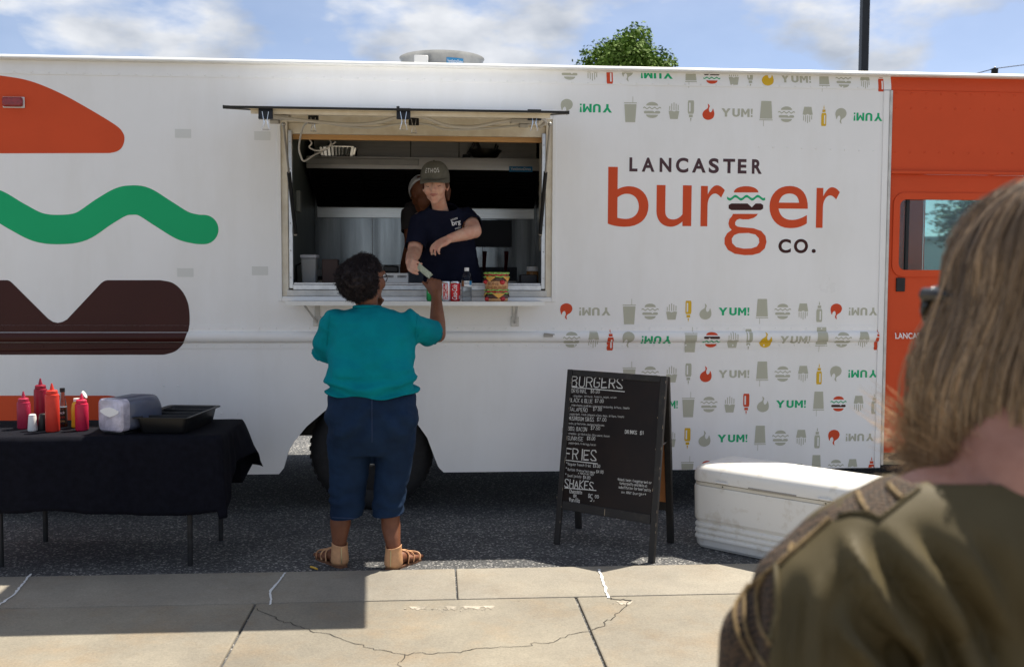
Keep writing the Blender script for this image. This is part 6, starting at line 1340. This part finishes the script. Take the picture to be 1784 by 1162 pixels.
# sunglasses
SUNG = M('black sunglasses', (.012,.011,.010), .2, coat=.4); mb = MB(); mb.tube([qw(-.079,-.01,.016), qw(-.082,.05,.02), qw(-.072,.088,.018)], [.004,.006,.008], 8); sg_ = mb.build('sunglasses', SUNG, wom)
MB().ell(qw(-.048,.090,.004), (.024,.010,.024), WB, 14).build('lens', M('dark lens', (.012,.010,.006), .1, coat=.5), sg_); MB().ell(qw(.035,.108,.004), (.034,.010,.028), WB, 14).build('lens', MATS['dark lens'], sg_)
# hair: dense strands, longer toward the face
def hairmat():
    m = bpy.data.materials.new('streaked brown hair'); m.use_nodes = True; t = m.node_tree; p = t.nodes['Principled BSDF']; a = N(t, 'ShaderNodeVertexColor'); a.layer_name = 'hc'; t.links.new(a.outputs[0], p.inputs['Base Color']); p.inputs['Roughness'].default_value = .42; p.inputs['Specular IOR Level'].default_value = .6; return m
HM2 = hairmat(); HB = M('hair base', (.065,.040,.024), .6)
hb_ = MB().ell(hw_c+WB @ V((0,-.014,.045)), (.084,.104,.094), WB, 28); hb_.ell(hw_c+WB @ V((0,-.03,-.03)), (.080,.078,.10), WB, 24); hb_.caps([qw(-.066,.03,0), qw(-.064,.04,-.10)], [.024,.02], 10); hb_.caps([qw(.066,.03,0), qw(.064,.04,-.10)], [.024,.02], 10)
hbo = put('hair', remesh(hb_, .007, 4), HB, wom)
NS, K = 10500, 22; vs_, fs_, cs_ = [], [], []
clumps = [(random.uniform(-math.pi, math.pi), random.random()) for _ in range(320)]
for i in range(NS):
    cph, crn = random.choice(clumps); ph = cph + random.gauss(0, .06)
    fr = math.sin(ph)                                         # +1 toward the face, -1 at the nape
    if fr > .80: continue
    lf = sstep(.1, .75, -math.cos(ph))                        # left side of the head
    u_ = random.random(); top_ = u_ < .75
    wild = random.random() < .035; rr_ = random.uniform(.96, 1.10) + (.07 if wild else 0)
    zend = lerp(-.150, -.190, sstep(-.95, -.2, fr)) + random.gauss(0, .020) - .022*crn
    flick = max(0, random.gauss(.75, .4))*(.15+.95*sstep(-.75,.1,fr))*(.4+crn*.9); th0 = random.uniform(.02, .9)
    x_, y_ = math.cos(ph), math.sin(ph); sway = .012*math.sin(cph*9+crn*6); pts = []; wv_ = random.uniform(0, 6.28)
    for k in range(K):
        t_ = k/(K-1); arc = .42
        if t_ < arc:
            th = lerp(th0, math.pi/2, t_/arc); rx, ry, rz_ = .086*rr_, .104*rr_, .095*rr_; l = V((rx*math.sin(th)*x_, -.014+ry*math.sin(th)*y_, .045+rz_*math.cos(th)))
        else:
            s_ = (t_-arc)/(1-arc); z = lerp(.045, zend, s_); bell = .30*sstep(0, .55, s_)*(.45+.55*lf) - .30*sstep(.55, 1, s_)*(1-.55*lf)
            fk = flick*sstep(.74, 1, s_)**1.6; rx, ry = .086*rr_*(1+bell+.45*fk), .104*rr_*(1+bell*.8+.30*fk)
            l = V((rx*x_+sway*s_*y_, -.014+ry*y_-sway*s_*x_, z + .055*fk))
        l += V((nz((cph*5,k*.16,crn*9), 1), nz((cph*5,k*.16,crn*9), 1, 3), 0))*.019*t_ + V((nz((ph*9,k*.22,i*.13), 1, 5), nz((ph*9,k*.22,i*.13), 1, 6), 0))*.008*t_
        if wild: l += V((math.sin(wv_+k*.4), math.cos(wv_*2+k*.37), math.sin(wv_*3+k*.3)))*.010*t_
        pts.append(hw_c + WB @ l)
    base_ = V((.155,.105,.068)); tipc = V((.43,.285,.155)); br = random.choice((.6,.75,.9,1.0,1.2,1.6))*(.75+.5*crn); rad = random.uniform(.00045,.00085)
    d0 = len(vs_); xx, yy = frame(pts[1]-pts[0])
    for k, p in enumerate(pts):
        t_ = k/(K-1); d = (pts[min(k+1,K-1)]-pts[max(k-1,0)]).normalized(); xx = (xx-d*xx.dot(d)).normalized(); yy = d.cross(xx); r_ = rad*(1-.7*max(0,t_-.75)/.25)
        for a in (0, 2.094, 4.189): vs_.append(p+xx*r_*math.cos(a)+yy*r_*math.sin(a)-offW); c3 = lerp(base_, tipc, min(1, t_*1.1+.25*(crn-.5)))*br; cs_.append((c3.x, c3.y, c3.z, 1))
    for k in range(K-1):
        for j in range(3): fs_.append((d0+3*k+j, d0+3*k+(j+1) % 3, d0+3*k+3+(j+1) % 3, d0+3*k+3+j))
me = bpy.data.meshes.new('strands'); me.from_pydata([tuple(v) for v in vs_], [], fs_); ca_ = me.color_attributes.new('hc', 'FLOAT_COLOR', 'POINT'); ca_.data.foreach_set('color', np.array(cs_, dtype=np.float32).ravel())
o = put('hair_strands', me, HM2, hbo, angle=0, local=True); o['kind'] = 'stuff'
# ================================================================== BACKGROUND
def tree(name, label, base, h, cr, crown_z, seed, n=9000, leaf=.10, colr=(.055,.11,.022)):
    random.seed(seed); t = thing(name, label, 'tree', base); bz = V(base); tr_ = MB(); tr_.tube([bz, bz+V((.05,0,h*.3)), bz+V((-.05,.05,h*.62)), bz+V((0,0,h*.9))], [.16,.13,.08,.02], 10)
    tips = []
    for k in range(26):
        z = random.uniform(.35,.9)*h; a = random.uniform(0, 6.28); L = cr*random.uniform(.45,.95)*(1-.55*max(0,(z/h-.55)/.45)); p0 = bz+V((0,0,z)); p1 = p0+V((math.cos(a)*L*.6, math.sin(a)*L*.6, L*.45)); p2 = p0+V((math.cos(a)*L, math.sin(a)*L, L*.8)); tr_.tube([p0,p1,p2], [.04,.025,.008], 6); tips += [p1, p2, lerp(p1,p2,.5)]
    tips.append(bz+V((0,0,h)))
    tr_.build('trunk', M('bark', (.09,.065,.045), .9, bump=.4, bs=20), t); vs, fs = [], []
    while len(fs) < n:
        c = random.choice(tips); p = c + V((random.gauss(0,1), random.gauss(0,1), random.gauss(0,.8)))*cr*.17; q = V((random.gauss(0,1), random.gauss(0,1), random.gauss(0,1)+.5)).normalized(); x, y = frame(q); s = leaf*random.uniform(.6,1.25); k = len(vs)
        vs += [p-x*s*.5, p+y*s*.32-q*s*.06, p+x*s*.5, p-y*s*.32-q*s*.06]; fs.append((k,k+1,k+2,k+3))
    cm_ = M('leaves '+name, colr, .5, c2=tuple(x*.55 for x in colr), vs=1.3, var=.3); o = MB().add(vs, fs).build('crown', cm_, t, smooth=False); return t
def crown_tree(name, label, base, h, rx, rz, seed, n, leaf, colr):
    random.seed(seed); t = thing(name, label, 'tree', base); bz = V(base); cz_ = h-rz; tr_ = MB(); tr_.tube([bz, bz+V((.05,0,h*.35)), bz+V((-.04,.03,h*.65)), bz+V((0,0,h*.93))], [.15,.12,.07,.015], 10); blobs = []
    for k in range(46):
        d = V((random.gauss(0,1), random.gauss(0,1), random.gauss(0,1))).normalized()*random.random()**.4; c = bz+V((d.x*rx*.82, d.y*rx*.82, cz_+d.z*rz*.85)); blobs.append((c, random.uniform(.28,.5)*rx)); st_ = bz+V((0,0,min(c.z-.3, cz_+rz*.3*random.random()))); tr_.tube([st_, lerp(st_,c,.5)+V((0,0,-.1)), c], [.035,.02,.006], 5)
    tr_.build('trunk', M('bark', (.09,.065,.045), .9, bump=.4, bs=20), t); vs, fs = [], []
    while len(fs) < n:
        c, r_ = random.choice(blobs); d = V((random.gauss(0,1), random.gauss(0,1), random.gauss(0,1))).normalized(); p = c + d*r_*random.uniform(.55,1.08)*(1+.2*nz(d*2+c, 1.3)); q = (d*.7+V((random.gauss(0,.6), random.gauss(0,.6), .5+random.gauss(0,.5)))).normalized(); x, y = frame(q); a_ = random.uniform(0,6.28); x, y = x*math.cos(a_)+y*math.sin(a_), y*math.cos(a_)-x*math.sin(a_); s = leaf*random.uniform(.6,1.25); k = len(vs)
        vs += [p-x*s*.55, p+y*s*.36-q*s*.08, p+x*s*.55-q*s*.12, p-y*s*.36-q*s*.08]; fs.append((k,k+1,k+2,k+3))
    MB().add(vs, fs).build('crown', M('leaves '+name, colr, .7, c2=tuple(x*.55 for x in colr), vs=2.2, var=.3, spec=.15), t, smooth=False); return t
tp = onY(1085, 42, 22); crown_tree('maple_tree', 'leafy green tree whose crown rises above the truck roof', (tp.x, 22, 0), tp.z, 1.4, 1.7, 11, 26000, .11, (.16,.27,.04))
pp = onY(1506, 60, 24); lp = thing('light_pole', 'tall black parking lot light pole behind the truck', 'light pole', (pp.x, 24, 0))
MB().box(pp.x-.115, pp.x+.115, 23.9, 24.13, .4, 12.2).build('pole', BLKM, lp, smooth=False, bevel=.01); MB().box(pp.x-.35, pp.x+.35, 23.65, 24.35, 0, .4).build('footing', KERB, lp, smooth=False, bevel=.02); MB().box(pp.x-.25, pp.x+.25, 22.9, 23.9, 12.0, 12.25).build('lamp_head', BLKM, lp, bevel=.04)
up_ = onY(1733, 120, 34); ut = thing('utility_pole', 'short dark utility pole with wires at its top behind the cab', 'utility pole', (up_.x, 34, 0)); MB().tube([(up_.x,34,0),(up_.x,34,up_.z)], [.16,.135], 14).build('pole', M('creosote wood', (.02,.018,.016), .8), ut); MB().ell((up_.x,34,up_.z+.03), (.05,.05,.05), n=10).build('insulator', STEELD, ut)
for i, (a, b_, dy) in enumerate((((up_.x,34,up_.z), (up_.x+30,40,up_.z+6.5), 'wire rising away to the far side from the utility pole top'), ((up_.x,34,up_.z), (up_.x-30,52,up_.z-6.0), 'wire dropping away behind the truck roof from the utility pole top'), ((up_.x,34,up_.z-.25), (up_.x-12,34,up_.z-5.5), 'short guy wire slanting down behind the truck roof'), ((up_.x,34,up_.z-.3), (up_.x+6,34,up_.z-5), 'short guy wire slanting down toward the cab side'))):
    A, B_ = V(a), V(b_); tag(MB().tube([lerp(A,B_,k/8)-V((0,0,.5*math.sin(math.pi*k/8))) for k in range(9)], .018, 5).build('wire', BLKM), 'thin dark '+dy, 'wire')
# far trees and a pale building across the lot, seen through the cab windows
for k, (x, y, h) in enumerate(((26,70,6.5),(34,74,5.5),(42,70,7),(52,76,6))): tree('far_tree', ('round dark tree across the lot beside the pale building','low tree across the lot behind the cab','taller tree across the lot behind the cab','far round tree at the lot edge')[k], (x, y, 0), h, 3.2, 3, 20+k, 2500, .38, (.045,.085,.03))
bd = thing('warehouse', 'long pale low warehouse across the parking lot', 'building', (30, 95, 0)); MB().box(5, 70, 90, 110, 0, 5).build('wall', M('pale cladding', (.6,.6,.58), .7), bd, smooth=False); MB().box(4.6, 70.4, 89.6, 110.4, 5.001, 5.4).build('roof', M('roof edge', (.35,.36,.37), .6), bd, smooth=False)
for k in range(6): MB().box(10+k*10, 13.5+k*10, 89.96, 89.999, 0, 3.6).build('dock_door', M('dock door', (.3,.31,.33), .6), bd, smooth=False)
